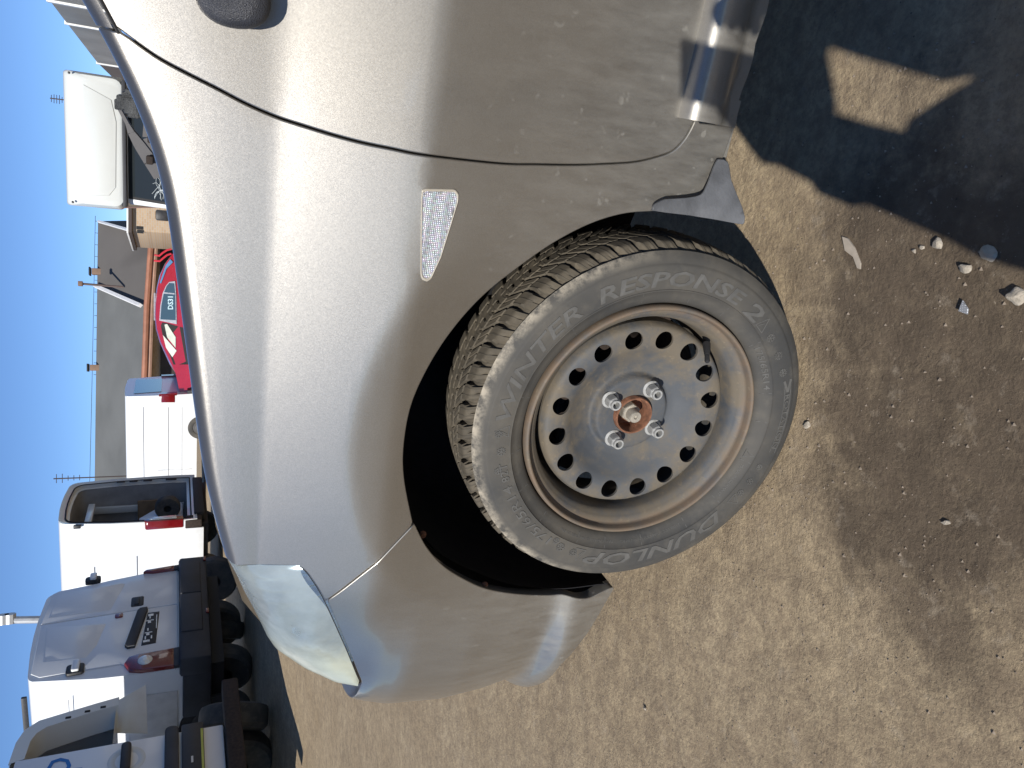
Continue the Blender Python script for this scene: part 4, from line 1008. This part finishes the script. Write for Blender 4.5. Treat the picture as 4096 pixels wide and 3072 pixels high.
# ------------------------------------------------------------------ long white box van farther back
def pxY(x, y, Y): p = at_y(x, y, Y); return p
v3, W3 = place('box_van', (-.235, 19.8), (.25, 21.4), .05, 'long plain white van with dark rear window, behind the silver bonnet', 'van')
van_body(v3, 1.68, 4.6, .4, 2.02, WHITE, rake=.06, tum=.08, r=.10)
def rk3(z): return .06 * (z - .4)
for pts, nm, mt, th in (([(.30, 1.20), (.26, 1.80), (1.45, 1.80), (1.42, 1.20)], 'rear_window', BGLASS, .012), ([(.0, .85), (.0, 1.25), (.12, 1.20), (.14, .85)], 'tail_lamp', REDL, .04), ([(1.56, .85), (1.56, 1.22), (1.68, 1.22), (1.68, .85)], 'tail_lamp', REDL, .04), ([(.02, .42), (.02, .62), (1.66, .62), (1.66, .42)], 'rear_bumper', BUMPB, .08)):
    V0 = [(x, rk3(z) - th, z) for x, z in pts]; V1 = [(x, rk3(z) + .02, z) for x, z in pts]
    MB().add(V0 + V1, [(0, 1, 2, 3)[::-1], (4, 5, 6, 7), (0, 1, 5, 4), (1, 2, 6, 5), (2, 3, 7, 6), (3, 0, 4, 7)]).build(nm, mt, v3, smooth=False)
MB().box((-.015, .03, .90), (.0, .22, 1.2), .004).build('tail_lamp', REDL, v3)
for z0, x_ in ((1.60, .035), (1.05, -.002), (.74, -.002)): pressed_line(v3, x_, [(.35, z0), (4.0, z0)], .006)
pressed_line(v3, .0, [(2.0, .5), (2.0, 1.3)], .004)
MB().box((-.01, 3.25, .60), (.0, 3.33, .66), .01).build('side_marker', simple('amber_lamp', (.8, .25, .02), .3), v3)
for x, sd in ((.0, -1), (1.68, 1)):
    for y in (.9, 3.8): van_wheel(v3, x, y, .31, .2, sd)

# ------------------------------------------------------------------ nearest white van at the left edge: rear glass gone
Z6 = .12
c6 = Vector((-2.63, 7.0)); u6 = Vector((.36, .93)).normalized()
A6 = c6 - u6 * 1.72
v6, W6 = place('scrapped_van', (A6.x, A6.y), (c6.x, c6.y), Z6, 'white van at the left edge, rear window empty, blue letter on its panel', 'van')
H6 = 1.95
sec6 = [(x, z) for x, z in van_section(1.72, .45, H6, .16, .14) if x < .9 or z > 1.3] + [(1.69, 1.27), (1.20, 1.27), (1.20, .45)]
V, Fc = loft([[(x, y, z) for x, z in sec6] for y in (0, 1., 2., 3.1)] + [[(.86 + (x - .86) * .94, 4.2, .45 + (z - .45) * .5) for x, z in sec6]], False, True); mk('body_shell', V, Fc, WHITE, v6, auto=40)
MB().prism([(1.0, 1.3), (1.0, 1.88), (1.5, 1.86), (1.62, 1.3)], 1, 1.5, 1.55).build('bulkhead', INNER, v6)
MB().prism([(.03, .47), (.02, 1.05), (.13, 1.72), (.24, 1.88), (.60, 1.92), (1.18, 1.90), (1.18, .47)], 1, -.05, -.002, .012).build('rear_door', WHITE, v6)
V, Fc = [], []
pil = [(1.70, 1.25), (1.665, 1.42), (1.575, 1.80), (1.50, 1.885), (1.38, 1.925), (1.18, 1.94)]; pin = [(1.585, 1.25), (1.555, 1.42), (1.47, 1.74), (1.42, 1.80), (1.35, 1.83), (1.18, 1.845)]
for (a_, b_), (c_, d_) in zip(pil, pin): V += [(a_, .0, b_), (a_ - .012, -.04, b_), (c_ + .012, -.04, d_), (c_, .02, d_), (c_ - .05, .14, d_)]
for i in range(5):
    for k in range(4): Fc.append((i * 5 + k, i * 5 + k + 1, (i + 1) * 5 + k + 1, (i + 1) * 5 + k))
fr6 = mk('rear_pillar', V, Fc, WHITE2, v6, auto=30)
for x_, z_ in ((1.58, 1.47), (1.545, 1.60), (1.60, 1.36)): MB().box((x_ - .012, -.043, z_ - .02), (x_ + .012, -.038, z_ + .02), .003).build('frame_slot', DARK, fr6)
tg = MB().box((.35, -.10, .62), (1.2, -.05, .78), .01).build('number_plate', BLACKP, v6)
MB().box((.80, -.104, .70), (.86, -.101, .715)).build('plate_clip', ALU, tg); MB().box((.42, -.104, .625), (1.12, -.1008, .642)).build('dealer_strip', simple('yellow_print', (.45, .45, .08), .5), tg)
MB().prism(rr(.50, 1.20, .80, .90, .04), 1, -.11, -.05, .01).build('plate_lamp_bar', BUMPB, v6)
hd = MB().prism(rr(.86, 1.12, 1.13, 1.20, .03), 1, -.11, -.07, .01).build('door_handle', BLACKP, v6); MB().revolve([(.13, -.052), (.11, -.058), (.08, -.05)], 24, (.99, 0, 1.16)).build('handle_cup', WHITE2, v6)
MB().box((-.02, -.12, .33), (1.62, .02, .46), .015).build('bumper_beam', DARKRUST, v6)
MB().box((.1, .2, .3), (1.15, 3.9, .47)).build('underbody', DARK, v6)
for x, sd in ((.0, -1), (1.72, 1)):
    for y in (.85, 3.3): van_wheel(v6, x, y, .31, .2, sd)
V, Fc = text_mesh('p', .34, .15, .0)
V = np.array(V); V3 = [(.96 + v[0], -.0525, 1.53 + v[1]) for v in V]; mk('painted_letter', V3, Fc, simple('blue_vinyl', (.01, .16, .50), .5), v6, smooth=False)
# ------------------------------------------------------------------ white high-roofed truck, front on
tk = empty('cab_truck', Matrix.Translation((3.58, 12.5, 0)) @ Matrix.Rotation(R(-14), 4, 'Z') @ Matrix.Translation((-3.58, -12.5, 0))); tag(tk, 'white high-roofed truck facing the camera, cracked dark windscreen above the silver fender', 'truck')
def tkp(x, y, Y): return at_y(x, y, Y)
YT = 12.5
tx0, tx1, ztop = 2.62, 4.55, 2.42
def slab(w0, w1, pts): pass
# cross-sections front to back: fairing leans back over the windscreen
def tsec(y, x0, x1, zb, zt, r=.09, n=4):
    P = []
    for cx, cz, a0 in ((x1 - r, zt - r, 0), (x0 + r, zt - r, 90), (x0 + r, zb + r, 180), (x1 - r, zb + r, 270)):
        for k in range(n + 1): a = R(a0 + 90 * k / n); P.append((cx + r * math.cos(a), y, cz + r * math.sin(a)))
    return P
V, Fc = loft([tsec(12.50, tx0 + .10, tx1 - .10, 1.68, 2.20, .14), tsec(12.52, tx0 + .05, tx1 - .05, 1.66, 2.30, .12), tsec(12.62, tx0 + .01, tx1 - .01, 1.66, 2.40, .07), tsec(12.72, tx0, tx1, 1.66, 2.43, .05), tsec(13.4, tx0, tx1, 1.66, 2.44, .05), tsec(16.5, tx0 - .02, tx1 + .02, 1.0, 2.44, .05)])
mk('roof_fairing', V, Fc, WHITE2, tk, auto=40)
fp = [(2.78, 2.20), (4.36, 2.16), (4.20, 1.80), (3.9, 1.74), (2.95, 1.76), (2.82, 1.85)]
MB().prism([(x, z) for x, z in fp], 1, 12.485, 12.51, .012).build('fairing_panel', WHITE2, tk)
MB().box((tx0 + .05, 12.46, 1.615), (tx1 - .05, 12.9, 1.665), .01).build('roof_gap_seal', BUMPB, tk)
V, Fc = loft([tsec(12.30, tx0 + .12, tx1 - .12, .45, .95, .08), tsec(12.36, tx0 + .08, tx1 - .08, .45, 1.0, .08), tsec(12.62, tx0 + .10, tx1 - .10, .45, 1.61, .06), tsec(14.2, tx0 + .06, tx1 - .06, .45, 1.62, .06)])
mk('cab', V, Fc, WHITE, tk, auto=40)
def glass_on(x0, x1, z0, z1, off): 
    yy = lambda z: 12.36 + (z - 1.0) / .61 * .26 - off
    return [(x0, yy(z0), z0), (x1, yy(z0), z0), (x1 - .04, yy(z1), z1), (x0 + .04, yy(z1), z1)]
p = glass_on(2.80, 4.38, 1.02, 1.57, .012); q = glass_on(2.80, 4.38, 1.02, 1.57, -.02)
ws = MB().add(p + q, [(0, 1, 2, 3), (7, 6, 5, 4), (0, 4, 5, 1), (1, 5, 6, 2), (2, 6, 7, 3), (3, 7, 4, 0)]).build('windscreen', GLASS, tk, smooth=False)
p = glass_on(2.76, 4.42, .99, 1.595, .006); q = glass_on(2.76, 4.42, .99, 1.595, -.02)
MB().add(p + q, [(0, 1, 2, 3), (7, 6, 5, 4), (0, 4, 5, 1), (1, 5, 6, 2), (2, 6, 7, 3), (3, 7, 4, 0)]).build('windscreen_surround', RUBBER, tk, smooth=False)
cr = MB(); rc = random.Random(3)
for k in range(16):
    x, z = 2.98 + rc.uniform(-.03, .03), 1.16 + rc.uniform(-.03, .03); a = rc.uniform(0, 6.28); P = []
    for j in range(4): P.append((x, 12.36 + (z - 1.0) / .61 * .26 - .016, z)); x += .07 * math.cos(a); z += .05 * math.sin(a); a += rc.uniform(-.9, .9)
    P = [q_ for q_ in P if 2.82 < q_[0] < 4.3 and 1.03 < q_[2] < 1.55]
    if len(P) > 1: cr.tube(P, .0025, 4)
co_ = cr.build('glass_cracks', simple('white_crack', (.6, .66, .68), .5), tk); tag(co_, kind='stuff')
MB().box((tx0 - .10, 12.35, 1.02), (tx0 + .06, 12.50, 1.22), .03).build('wing_mirror', BLACKP, tk)
for x in (tx0 + .06, tx1 - .06): MB().revolve([(.0001, 12.475), (.015, 12.478), (.018, 12.5)], 12, (x, 0, 2.33)).build('marker_light', BLACKP, tk)
for x in (tx0 + .2, tx1 - .2):
    for y in (13.0, 16.0): van_wheel(tk, x, y, .36, .22, -1 if x < 3.5 else 1)

# ------------------------------------------------------------------ concrete panel wall at the right
wall = empty('panel_wall', None); tag(wall, 'grey panel wall with pale joint caps at the far right, running away', 'wall')
CONC = simple('weathered_grey_panel', (.36, .355, .33), .85, 0, .15, 1.2, .1); CAP = simple('pale_cap_metal', (.72, .72, .70), .4, 0, .1, 3)
wp = [np.array([.444 * 11.9, 11.9]), np.array([.421 * 14.4, 14.4]), np.array([.380 * 19.5, 19.5]), np.array([.36 * 26, 26])]
wp = [wp[0] + (wp[0] - wp[1]) * 1.6, wp[0]] + wp[1:]
zt_ = [2.52, 2.52, 2.60, 2.57, 2.55]
for i in range(len(wp) - 1):
    a, b = wp[i], wp[i + 1]; d = (b - a) / np.linalg.norm(b - a); nrm = np.array([d[1], -d[0]]) * .14
    a2, b2 = a + d * .01, b - d * .01
    V = [(*a2, 0), (*b2, 0), (*b2, zt_[i + 1]), (*a2, zt_[i]), (*(a2 + nrm), 0), (*(b2 + nrm), 0), (*(b2 + nrm), zt_[i + 1]), (*(a2 + nrm), zt_[i])]
    MB().add(V, [(0, 1, 2, 3), (7, 6, 5, 4), (3, 2, 6, 7), (0, 3, 7, 4), (1, 5, 6, 2)]).build('wall_panel', CONC if i < 3 else simple('dark_brown_panel', (.16, .13, .11), .85), wall, smooth=False)  # farthest panel is dark brown, the others grey
    c_ = b; MB().add([(*(c_ - d * .05 - nrm * .2), 0), (*(c_ + d * .05 - nrm * .2), 0), (*(c_ + d * .05 - nrm * .2), zt_[i + 1] + .03), (*(c_ - d * .05 - nrm * .2), zt_[i + 1] + .03), (*(c_ - d * .05 + nrm * 1.2), 0), (*(c_ + d * .05 + nrm * 1.2), 0), (*(c_ + d * .05 + nrm * 1.2), zt_[i + 1] + .03), (*(c_ - d * .05 + nrm * 1.2), zt_[i + 1] + .03)],
        [(0, 1, 2, 3), (7, 6, 5, 4), (3, 2, 6, 7), (0, 3, 7, 4), (1, 5, 6, 2)]).build('joint_cap', CAP, wall, smooth=False)

# ------------------------------------------------------------------ red hatchback beyond the bonnet
rc_ = empty('red_hatchback', Matrix.Translation((0, 20, 0)) @ Matrix.Rotation(R(0), 4, 'Z')); tag(rc_, 'red hatchback with one window missing, parked beyond the silver bonnet', 'car')
kx = 20 / 15.
def P2(a, b): p = at_y(200 + a * .4219, 800 + b * .4219, 20.); return (p[0], p[2])
out_px = [(1170, 500), (1100, 590), (1050, 700), (1020, 830), (1005, 980), (1002, 1100), (1015, 1220), (1050, 1340), (1100, 1450), (1150, 1560), (1190, 1640)]
roofl = [P2(*p) for p in out_px]
bx = roofl[0][0] + .1; fx = roofl[-1][0] - .9
outl = [(bx + .12, .35), (bx + .16, .70), (bx + .05, .95)] + roofl + [(fx + .2, .80), (fx, .66), (fx - .05, .35)]
def rc_sec(off, sc): return [(x, off, z if z < .95 else .95 + (z - .95) * sc) for x, z in outl]
V, Fc = loft([[(x, .0 + .10 * max(0, z - .9) * 2.2, z) for x, z in outl], [(x, .25, z + (.03 if z > 1.0 else 0)) for x, z in outl], [(x, 1.35, z + (.03 if z > 1.0 else 0)) for x, z in outl], [(x, 1.6 - .1 * max(0, z - .9) * 2.2, z) for x, z in outl]])
mk('body', V, Fc, RED, rc_, auto=40)
def side_plate(pts_px, name, mat, th, parent=rc_, lift=0.):
    pts = [P2(*p) for p in pts_px]; yy = lambda z: .10 * max(0, z - .9) * 2.2
    V0 = [(x, yy(z) - th - lift, z) for x, z in pts]; V1 = [(x, yy(z) + .01, z) for x, z in pts]; n = len(pts)
    return MB().add(V0 + V1, [tuple(range(n)), tuple(range(n, 2 * n))[::-1]] + [(k, n + k, n + (k + 1) % n, (k + 1) % n) for k in range(n)]).build(name, mat, parent, smooth=False)
fr_ = side_plate([(1185, 770), (1130, 775), (1100, 810), (1068, 880), (1045, 1000), (1035, 1140), (1200, 1178), (1195, 900)], 'rear_side_window_frame', ALU, .006)
gl = side_plate([(1178, 790), (1130, 785), (1105, 815), (1078, 880), (1055, 1000), (1046, 1130), (1192, 1140), (1188, 900)], 'rear_side_window', BGLASS, .01)
side_plate([(1180, 884), (1078, 872), (1077, 884), (1180, 896)], 'window_divider', ALU, .014, gl)
side_plate([(1260, 1210), (1100, 1165), (1062, 1160), (1050, 1190), (1062, 1260), (1095, 1370), (1140, 1480), (1170, 1560), (1310, 1560)], 'open_front_window', DARK, .006)
side_plate([(1190, 1300), (1110, 1175), (1085, 1180), (1110, 1300), (1190, 1400)], 'seat_back', simple('pale_seat', (.55, .60, .52), .7), .012)
side_plate([(1200, 1430), (1070, 1280), (1100, 1400), (1160, 1490)], 'door_trim', simple('pale_trim', (.62, .64, .58), .7), .012)
RG = simple('red_car_glasstop', (.10, .22, .40), .1)
side_plate([(1140, 560), (1095, 620), (1040, 780), (1052, 790), (1105, 650), (1165, 590)], 'tailgate_glass', RG, .02)
MB().box((P2(1000, 870)[0], .3, 1.39), (P2(1000, 1130)[0] + .0, .33, 1.42), .004).build('roof_rail', ALU, rc_)
V, Fc = text_mesh('DS31', .16, 0, .004); V = np.array(V); p0 = P2(1165, 1040)
mk('marker_writing', [(p0[0] + v[0], -.004 + .10 * max(0, p0[1] + v[1] - .9) * 2.2 - .008, p0[1] + v[1]) for v in V], Fc, simple('chalk_marker', (.45, .62, .68), .8), gl, smooth=False)
for x in (outl[0][0] - .55, fx + .55): 
    m = MB(); m.revolve([(.0001, -.01), (.17, -.01), (.2, -.02), (.28, -.01), (.30, .02), (.30, .18), (.1, .2)], 24, (x, .0, .30)); m.build('wheel', SIDEW, rc_)

# ------------------------------------------------------------------ far workshop with the long grey roof, brick gable in front
def brick_mat():
    t = NT('sandy_brick'); b = t.n('ShaderNodeTexBrick'); t.l(t.map((1, 1, 1), (R(90), 0, 0)), b.inputs[0]); b.inputs['Scale'].default_value = 2.2
    b.inputs['Color1'].default_value = (.38, .26, .16, 1); b.inputs['Color2'].default_value = (.46, .34, .22, 1); b.inputs['Mortar'].default_value = (.40, .36, .30, 1); b.inputs['Mortar Size'].default_value = .03
    t.set(t.mix(t.math('MULTIPLY', t.noise(1.2, 5), .5), b.outputs['Color'], (.30, .22, .15)), .9); return t.m
BRICK = brick_mat()
bd = empty('workshop_building', None); tag(bd, 'long low workshop with grey sheet roof and red-brown gutter on the skyline', 'building')
def bP(x, y, Y): return at_y(x, y, Y)
YB = 50.
def z2(a, b): return (200 + a * .4219, 800 + b * .4219)
ridge = [bP(*z2(455, 195), 54), bP(*z2(447, 830), 54), bP(*z2(436, 1659), 54), bP(376 - 2, 2300, 54)]
eave = [bP(*z2(962, 330), 48), bP(*z2(915, 1000), 48), bP(*z2(893, 1640), 48), bP(548, 2300, 48)]
ridge[2] = ridge[1] + (ridge[2] - ridge[1]); 
t = NT('old_roof_sheet'); xy = t.sep(t.co())
bands = t.noise(1.0, 1, .5, t.map((.22, .05, .05), (0, 0, 0))); sp = t.noise(.5, 6, .6)
ROOF1 = t.set(t.mix(t.ramp(bands, [(.44, 0.), (.50, 1.)]), t.mix(sp, (.060, .055, .052), (.085, .078, .074)), t.mix(sp, (.092, .085, .080), (.115, .107, .10))), .85)
ROOF2 = simple('lighter_roof_sheet', (.125, .130, .128), .85, 0, .12, .4)
def thick_quad(name, a, b, c, d, th, mat, parent):
    a, b, c, d = [Vector(p) for p in (a, b, c, d)]; n = (b - a).cross(d - a).normalized() * th
    return MB().add([a, b, c, d, a + n, b + n, c + n, d + n], [(0, 1, 2, 3), (7, 6, 5, 4), (0, 4, 5, 1), (1, 5, 6, 2), (2, 6, 7, 3), (3, 7, 4, 0)]).build(name, mat, parent, smooth=False)
thick_quad('roof_slope', eave[0], eave[1], ridge[1], ridge[0], .12, ROOF1, bd)
thick_quad('roof_slope', eave[1], eave[2], ridge[2], ridge[1], .12, ROOF2, bd)
thick_quad('roof_slope', eave[2], eave[3], ridge[3], ridge[2], .12, ROOF2, bd)
back = [np.array([p[0], 60., 2.4]) for p in ridge]
for i in range(3): thick_quad('rear_roof_slope', ridge[i], ridge[i + 1], back[i + 1], back[i], .1, ROOF1, bd)
gut = MB().tube([tuple(np.array(p) + np.array([0, -.15, -.02])) for p in eave], .16, 8).build('gutter', simple('red_brown_gutter', (.30, .13, .08), .6, 0, .2, 2), bd)
MB().tube([tuple(np.array(p) + np.array([0, -.05, -.28])) for p in eave], .12, 6).build('fascia_board', simple('pinkish_fascia', (.36, .22, .16), .8, 0, .2, 2), bd)
MB().add([(eave[0][0], 49.4, -.2), (eave[3][0], 49.4, -.2), (eave[3][0], 49.4, eave[3][2] - .1), (eave[0][0], 49.4, eave[0][2] - .1), (eave[0][0], 59.5, -.2), (eave[3][0], 59.5, -.2), (eave[3][0], 59.5, 2.2), (eave[0][0], 59.5, 2.2)], [(0, 1, 2, 3), (4, 7, 6, 5), (0, 3, 7, 4), (1, 5, 6, 2)]).build('wall', BRICK, bd, smooth=False)
MB().box((eave[3][0], 49.28, .95), (eave[0][0] - .4, 49.42, eave[0][2] - .45)).build('door_strip', simple('dark_boarding', (.035, .03, .028), .8, 0, .3, 1), bd)
va_ = MB(); a, b = bP(*z2(425, 812), 53.6), bP(*z2(858, 1000), 47.8)
va_.tube([tuple(a), tuple(b)], .13, 4); va_.build('roof_verge', simple('white_verge', (.75, .75, .75), .6), bd)
thick_quad('gable', bP(*z2(460, 200), 53.8), bP(*z2(745, 195), 53.0), bP(*z2(755, 290), 47.5), bP(*z2(740, 280), 47.4), .05, simple('gable_shade', (.02, .02, .024), .8), bd)  # shade of the gable end put in as a near-black colour
MB().tube([tuple(bP(*z2(460, 203), 53.6)), tuple(bP(*z2(742, 283), 47.4))], .09, 4).build('gable_verge', simple('white_gable_verge', (.7, .72, .74), .6), bd)
for (a, b) in (((455, 680), (485, 680)), ((437, 1590), (437, 1590))):
    p = bP(*z2(a[0] - 10, a[1]), 53.8); c = MB().box((p[0] - .19, 53.6, p[2] - .6), (p[0] + .19, 54.1, p[2] + .28), .02).build('chimney', simple('orange_brick', (.20, .13, .09), .85), bd)
    MB().box((p[0] - .25, 53.5, p[2] + .34), (p[0] + .25, 54.2, p[2] + .44), .02).build('chimney_cowl', DARK, c)
fp0, fp1 = bP(*z2(695, 825), 50.5), bP(*z2(285, 793), 50.5)
fl_ = MB().tube([tuple(fp0), tuple(fp1)], .07, 6).build('flue_pipe', simple('rusty_flue', (.10, .07, .06), .7), bd); MB().box(tuple(fp1 - .14), tuple(fp1 + np.array([.14, .14, .10])), .02).build('flue_cowl', simple('brown_cowl', (.16, .10, .07), .7), fl_)
rp = MB()
for k in range(14):
    q_ = np.array(bP(*z2(430 - k * 1.3, 200 + k * 112), 54)); rp.tube([tuple(q_), tuple(q_ + np.array([0, 0, -.25]))], .015, 4)
rp.tube([tuple(bP(*z2(430, 150), 54)), tuple(bP(*z2(400, 1659), 54)), tuple(bP(355, 2100, 54))], .014, 4)
lw = rp.build('lightning_wire', simple('dark_wire', (.05, .05, .05), .7), bd)
# brick gable house, nearer
YH = 42.
h0, h1 = bP(*z2(775, 120), YH), bP(*z2(1150, 420), YH); hs = empty('brick_shed', None); tag(hs, 'sandy brick shed with broken eaves between the truck and the long grey roof', 'building')
xa, xb = h1[0] + .55, h0[0] + 3.5; zt2 = bP(*z2(780, 300), YH)[2]
MB().box((xa, YH, -.1), (xb, YH + 5, zt2), .02).build('wall', BRICK, hs)
MB().box((xa - .15, YH - .25, zt2), (xb + .1, YH + 5.2, zt2 + .16), .02).build('roof_edge', simple('dark_eave', (.06, .045, .04), .8), hs)
MB().box((xa - .18, YH - .28, zt2 + .16), (xb + .1, YH + 5.3, zt2 + .24), .01).build('roof_flashing', CAP, hs)
for k, (a, b) in enumerate(((845, 265), (850, 300))): p = bP(*z2(a, b), YH); MB().box((p[0] - .08, YH - .03, p[2] - .18), (p[0] + .08, YH + .02, p[2] + .12)).build('vent_slot', DARK, hs)
for q, lab in (([(985, 575), (1040, 580), (1075, 550), (1110, 522), (1150, 510)], 'bent red pipe nearer the red car, before the long workshop wall'), ([(990, 520), (1035, 530), (1070, 500), (1110, 475), (1150, 465)], 'bent red pipe nearer the brick shed, before the long workshop wall')):
    tag(MB().tube([tuple(bP(*z2(*p), 40.5)) for p in q], .05, 6).build('red_pipe', simple('red_pipe_paint', (.55, .03, .05), .5)), lab, 'pipe', 'red pipes by the workshop')
# masts and aerials
STEELP = simple('galvanised_pole', (.42, .43, .44), .5, .4, .15, 4)
pa, pb = bP(-20, 2481, 30.), bP(260, 2477, 30.)
pm = MB().tube([(pa[0], 30, 12), tuple(pa), tuple(pb), (pb[0], 30, 0)], [.10, .12, .13, .16], 10).build('lamp_mast', STEELP); tag(pm, 'grey steel mast rising behind the white barn-door van', 'mast')
for z in (6.05, 6.25): MB().tube([(pa[0] - .16, 30, z), (pa[0] + .16, 30, z)], .17, 10).build('mast_flange', STEELP, pm)
def aerial(name, x0, x1, y, Y, label, n=5):
    a, b = bP(x0, y, Y), bP(x1, y, Y); m = MB().tube([tuple(a), (b[0], Y, 0)], .03 * Y / 40, 5)
    for k in range(n): z = a[2] - (a[2] - b[2]) * (k + .5) / n; w_ = (.10 + .12 * random.random()) * Y / 40; m.tube([(a[0] - w_, Y, z), (a[0] + w_, Y, z)], .014 * Y / 40, 4)
    return tag(m.build(name, simple('dark_aerial_metal', (.06, .045, .04), .6)), label, 'antenna')
aerial('radio_aerial', 200, 275, 393, 45, 'small dark antenna mast above the white high-roofed truck', 7)
aerial('whip_aerial', 214, 330, 1915, 40, 'thin dark antenna above the white van with open load bay', 5)
# loose wheels lying under and between the scrapped vans
for i, (px_, py_, Y, r_, lab, rot) in enumerate([(900, 2300, 10.5, .29, 'dark loose wheel with bright stud holes behind the headlight', 80), (950, 2480, 9.6, .31, 'large dark wheel standing under the barn-door van bumper', 20), (965, 2640, 8.6, .28, 'dark wheel rim with one bright hole on the shaded ground', 65), (940, 2830, 7.2, .30, 'bare dark tyre in deep shade below the left-hand van', 30)]):
    p = at_y(px_, py_, Y); o = van_wheel(None, 0, 0, r_, .19, 1, 'scrap_tyre'); o.location = (p[0], p[1], max(gz(p[0], p[1]) + r_ * .95, p[2])); o.rotation_euler = (0, R(8), R(rot)); tag(o, lab, 'wheel', 'loose wheels in the scrapyard')
pc = MB().prism([(0, 0), (.12, .52), (.20, .50), (.42, .02)], 1, 0, .02, .004).build('white_plastic_offcut', WHITE2); pc.location = tuple(at_y(590, 2935, 7.0)); pc.rotation_euler = (0, 0, R(40)); tag(pc, 'pointed white plastic offcut sticking up in front of the left van', 'scrap panel')

# ------------------------------------------------------------------ stones and litter on the dirt
for i, (px_, py_, a, b, c, lab, rot) in enumerate([(3750, 975, .017, .013, .008, 'flat pale stone at the edge of the photographer shadow', .4), (3862, 1072, .016, .012, .009, 'pale stone with a dark shadow right of the flat one', 1.2), (3955, 1015, .022, .019, .011, 'largest angular pale stone near the frame edge', .2), (4070, 1185, .020, .019, .016, 'rounded dark-shadowed stone at the bottom right corner', .9),
        (3690, 990, .007, .006, .004, 'tiny pale stone between the flat stone and the sliver', .3), (3658, 1005, .007, .005, .004, 'tiny pale stone just behind the sliver', .7), (3785, 2090, .012, .007, .004, 'small pale chip on the dark oil-stained dirt', 1.7), (2580, 2832, .009, .007, .006, 'lone grey pebble on the bare dirt ahead of the bumper', 1.1), (3230, 1700, .010, .014, .005, 'pale pebble beside the tyre contact patch', .2)]):
    stone('stone', px_, py_, a * .6, b * .6, c * .6, lab, i + 3, group='stones on the dirt', rot=rot)
sl = [on_g(2800 + a * .7234, b * .7234, .004) for a, b in ((785, 1308), (815, 1318), (850, 1365), (885, 1455), (883, 1488), (868, 1482), (845, 1420), (800, 1385))]
V = [tuple(p) for p in sl] + [(p[0], p[1], .001) for p in sl]; n = len(sl)
tag(mk('plastic_sliver', V, [tuple(range(n))[::-1]] + [(k, (k + 1) % n, n + (k + 1) % n, n + k) for k in range(n)], simple('dusty_plastic_chip', (.36, .31, .25), .8, 0, .15, 60), smooth=False), 'thin tan broken sliver lying on the dirt behind the wheel', 'chip')
tri = [on_g(2900 + a * .7234, 1000 + b * .7234, .004) for a, b in ((1312, 280), (1340, 325), (1336, 355), (1290, 338))]
t = NT('dotted_reflector_chip'); CH = t.set(t.mix(t.ramp(t.vor(330, rand=0.), [(.25, 1.), (.4, 0.)]), (.22, .23, .25), (.85, .88, .92)), .3)
V = [tuple(p) for p in tri] + [(p[0], p[1], .001) for p in tri]
tag(mk('reflector_chip', V, [(3, 2, 1, 0)] + [(k, (k + 1) % 4, 4 + (k + 1) % 4, 4 + k) for k in range(4)], CH, smooth=False), 'small triangular white dotted lamp fragment on the dark dirt', 'fragment')
# loose grit: too small and many to count
V, Fc = [], []; rg = random.Random(11)
for k in range(5200):
    x, y = rg.uniform(-1.3, .8), rg.uniform(.42, 2.2); s_ = rg.choice([.0010, .0013, .0018, .0022, .0032]) * rg.uniform(.6, 1.1); b = len(V)
    for p in ((1, 0, 0), (-.5, .9, 0), (-.5, -.9, 0), (.1, .1, .9)): V.append((x + p[0] * s_ * rg.uniform(.7, 1.2), y + p[1] * s_ * rg.uniform(.7, 1.2), p[2] * s_ + gz(x, y) + lump(x, y) - .0015))
    Fc += [(b, b + 1, b + 3), (b + 1, b + 2, b + 3), (b + 2, b, b + 3)]
tag(mk('grit', V, Fc, simple('mixed_grit', (.26, .21, .16), .9, 0, .5, 300), smooth=False), 'fine loose grit scattered over the dirt yard', 'grit', kind='stuff')
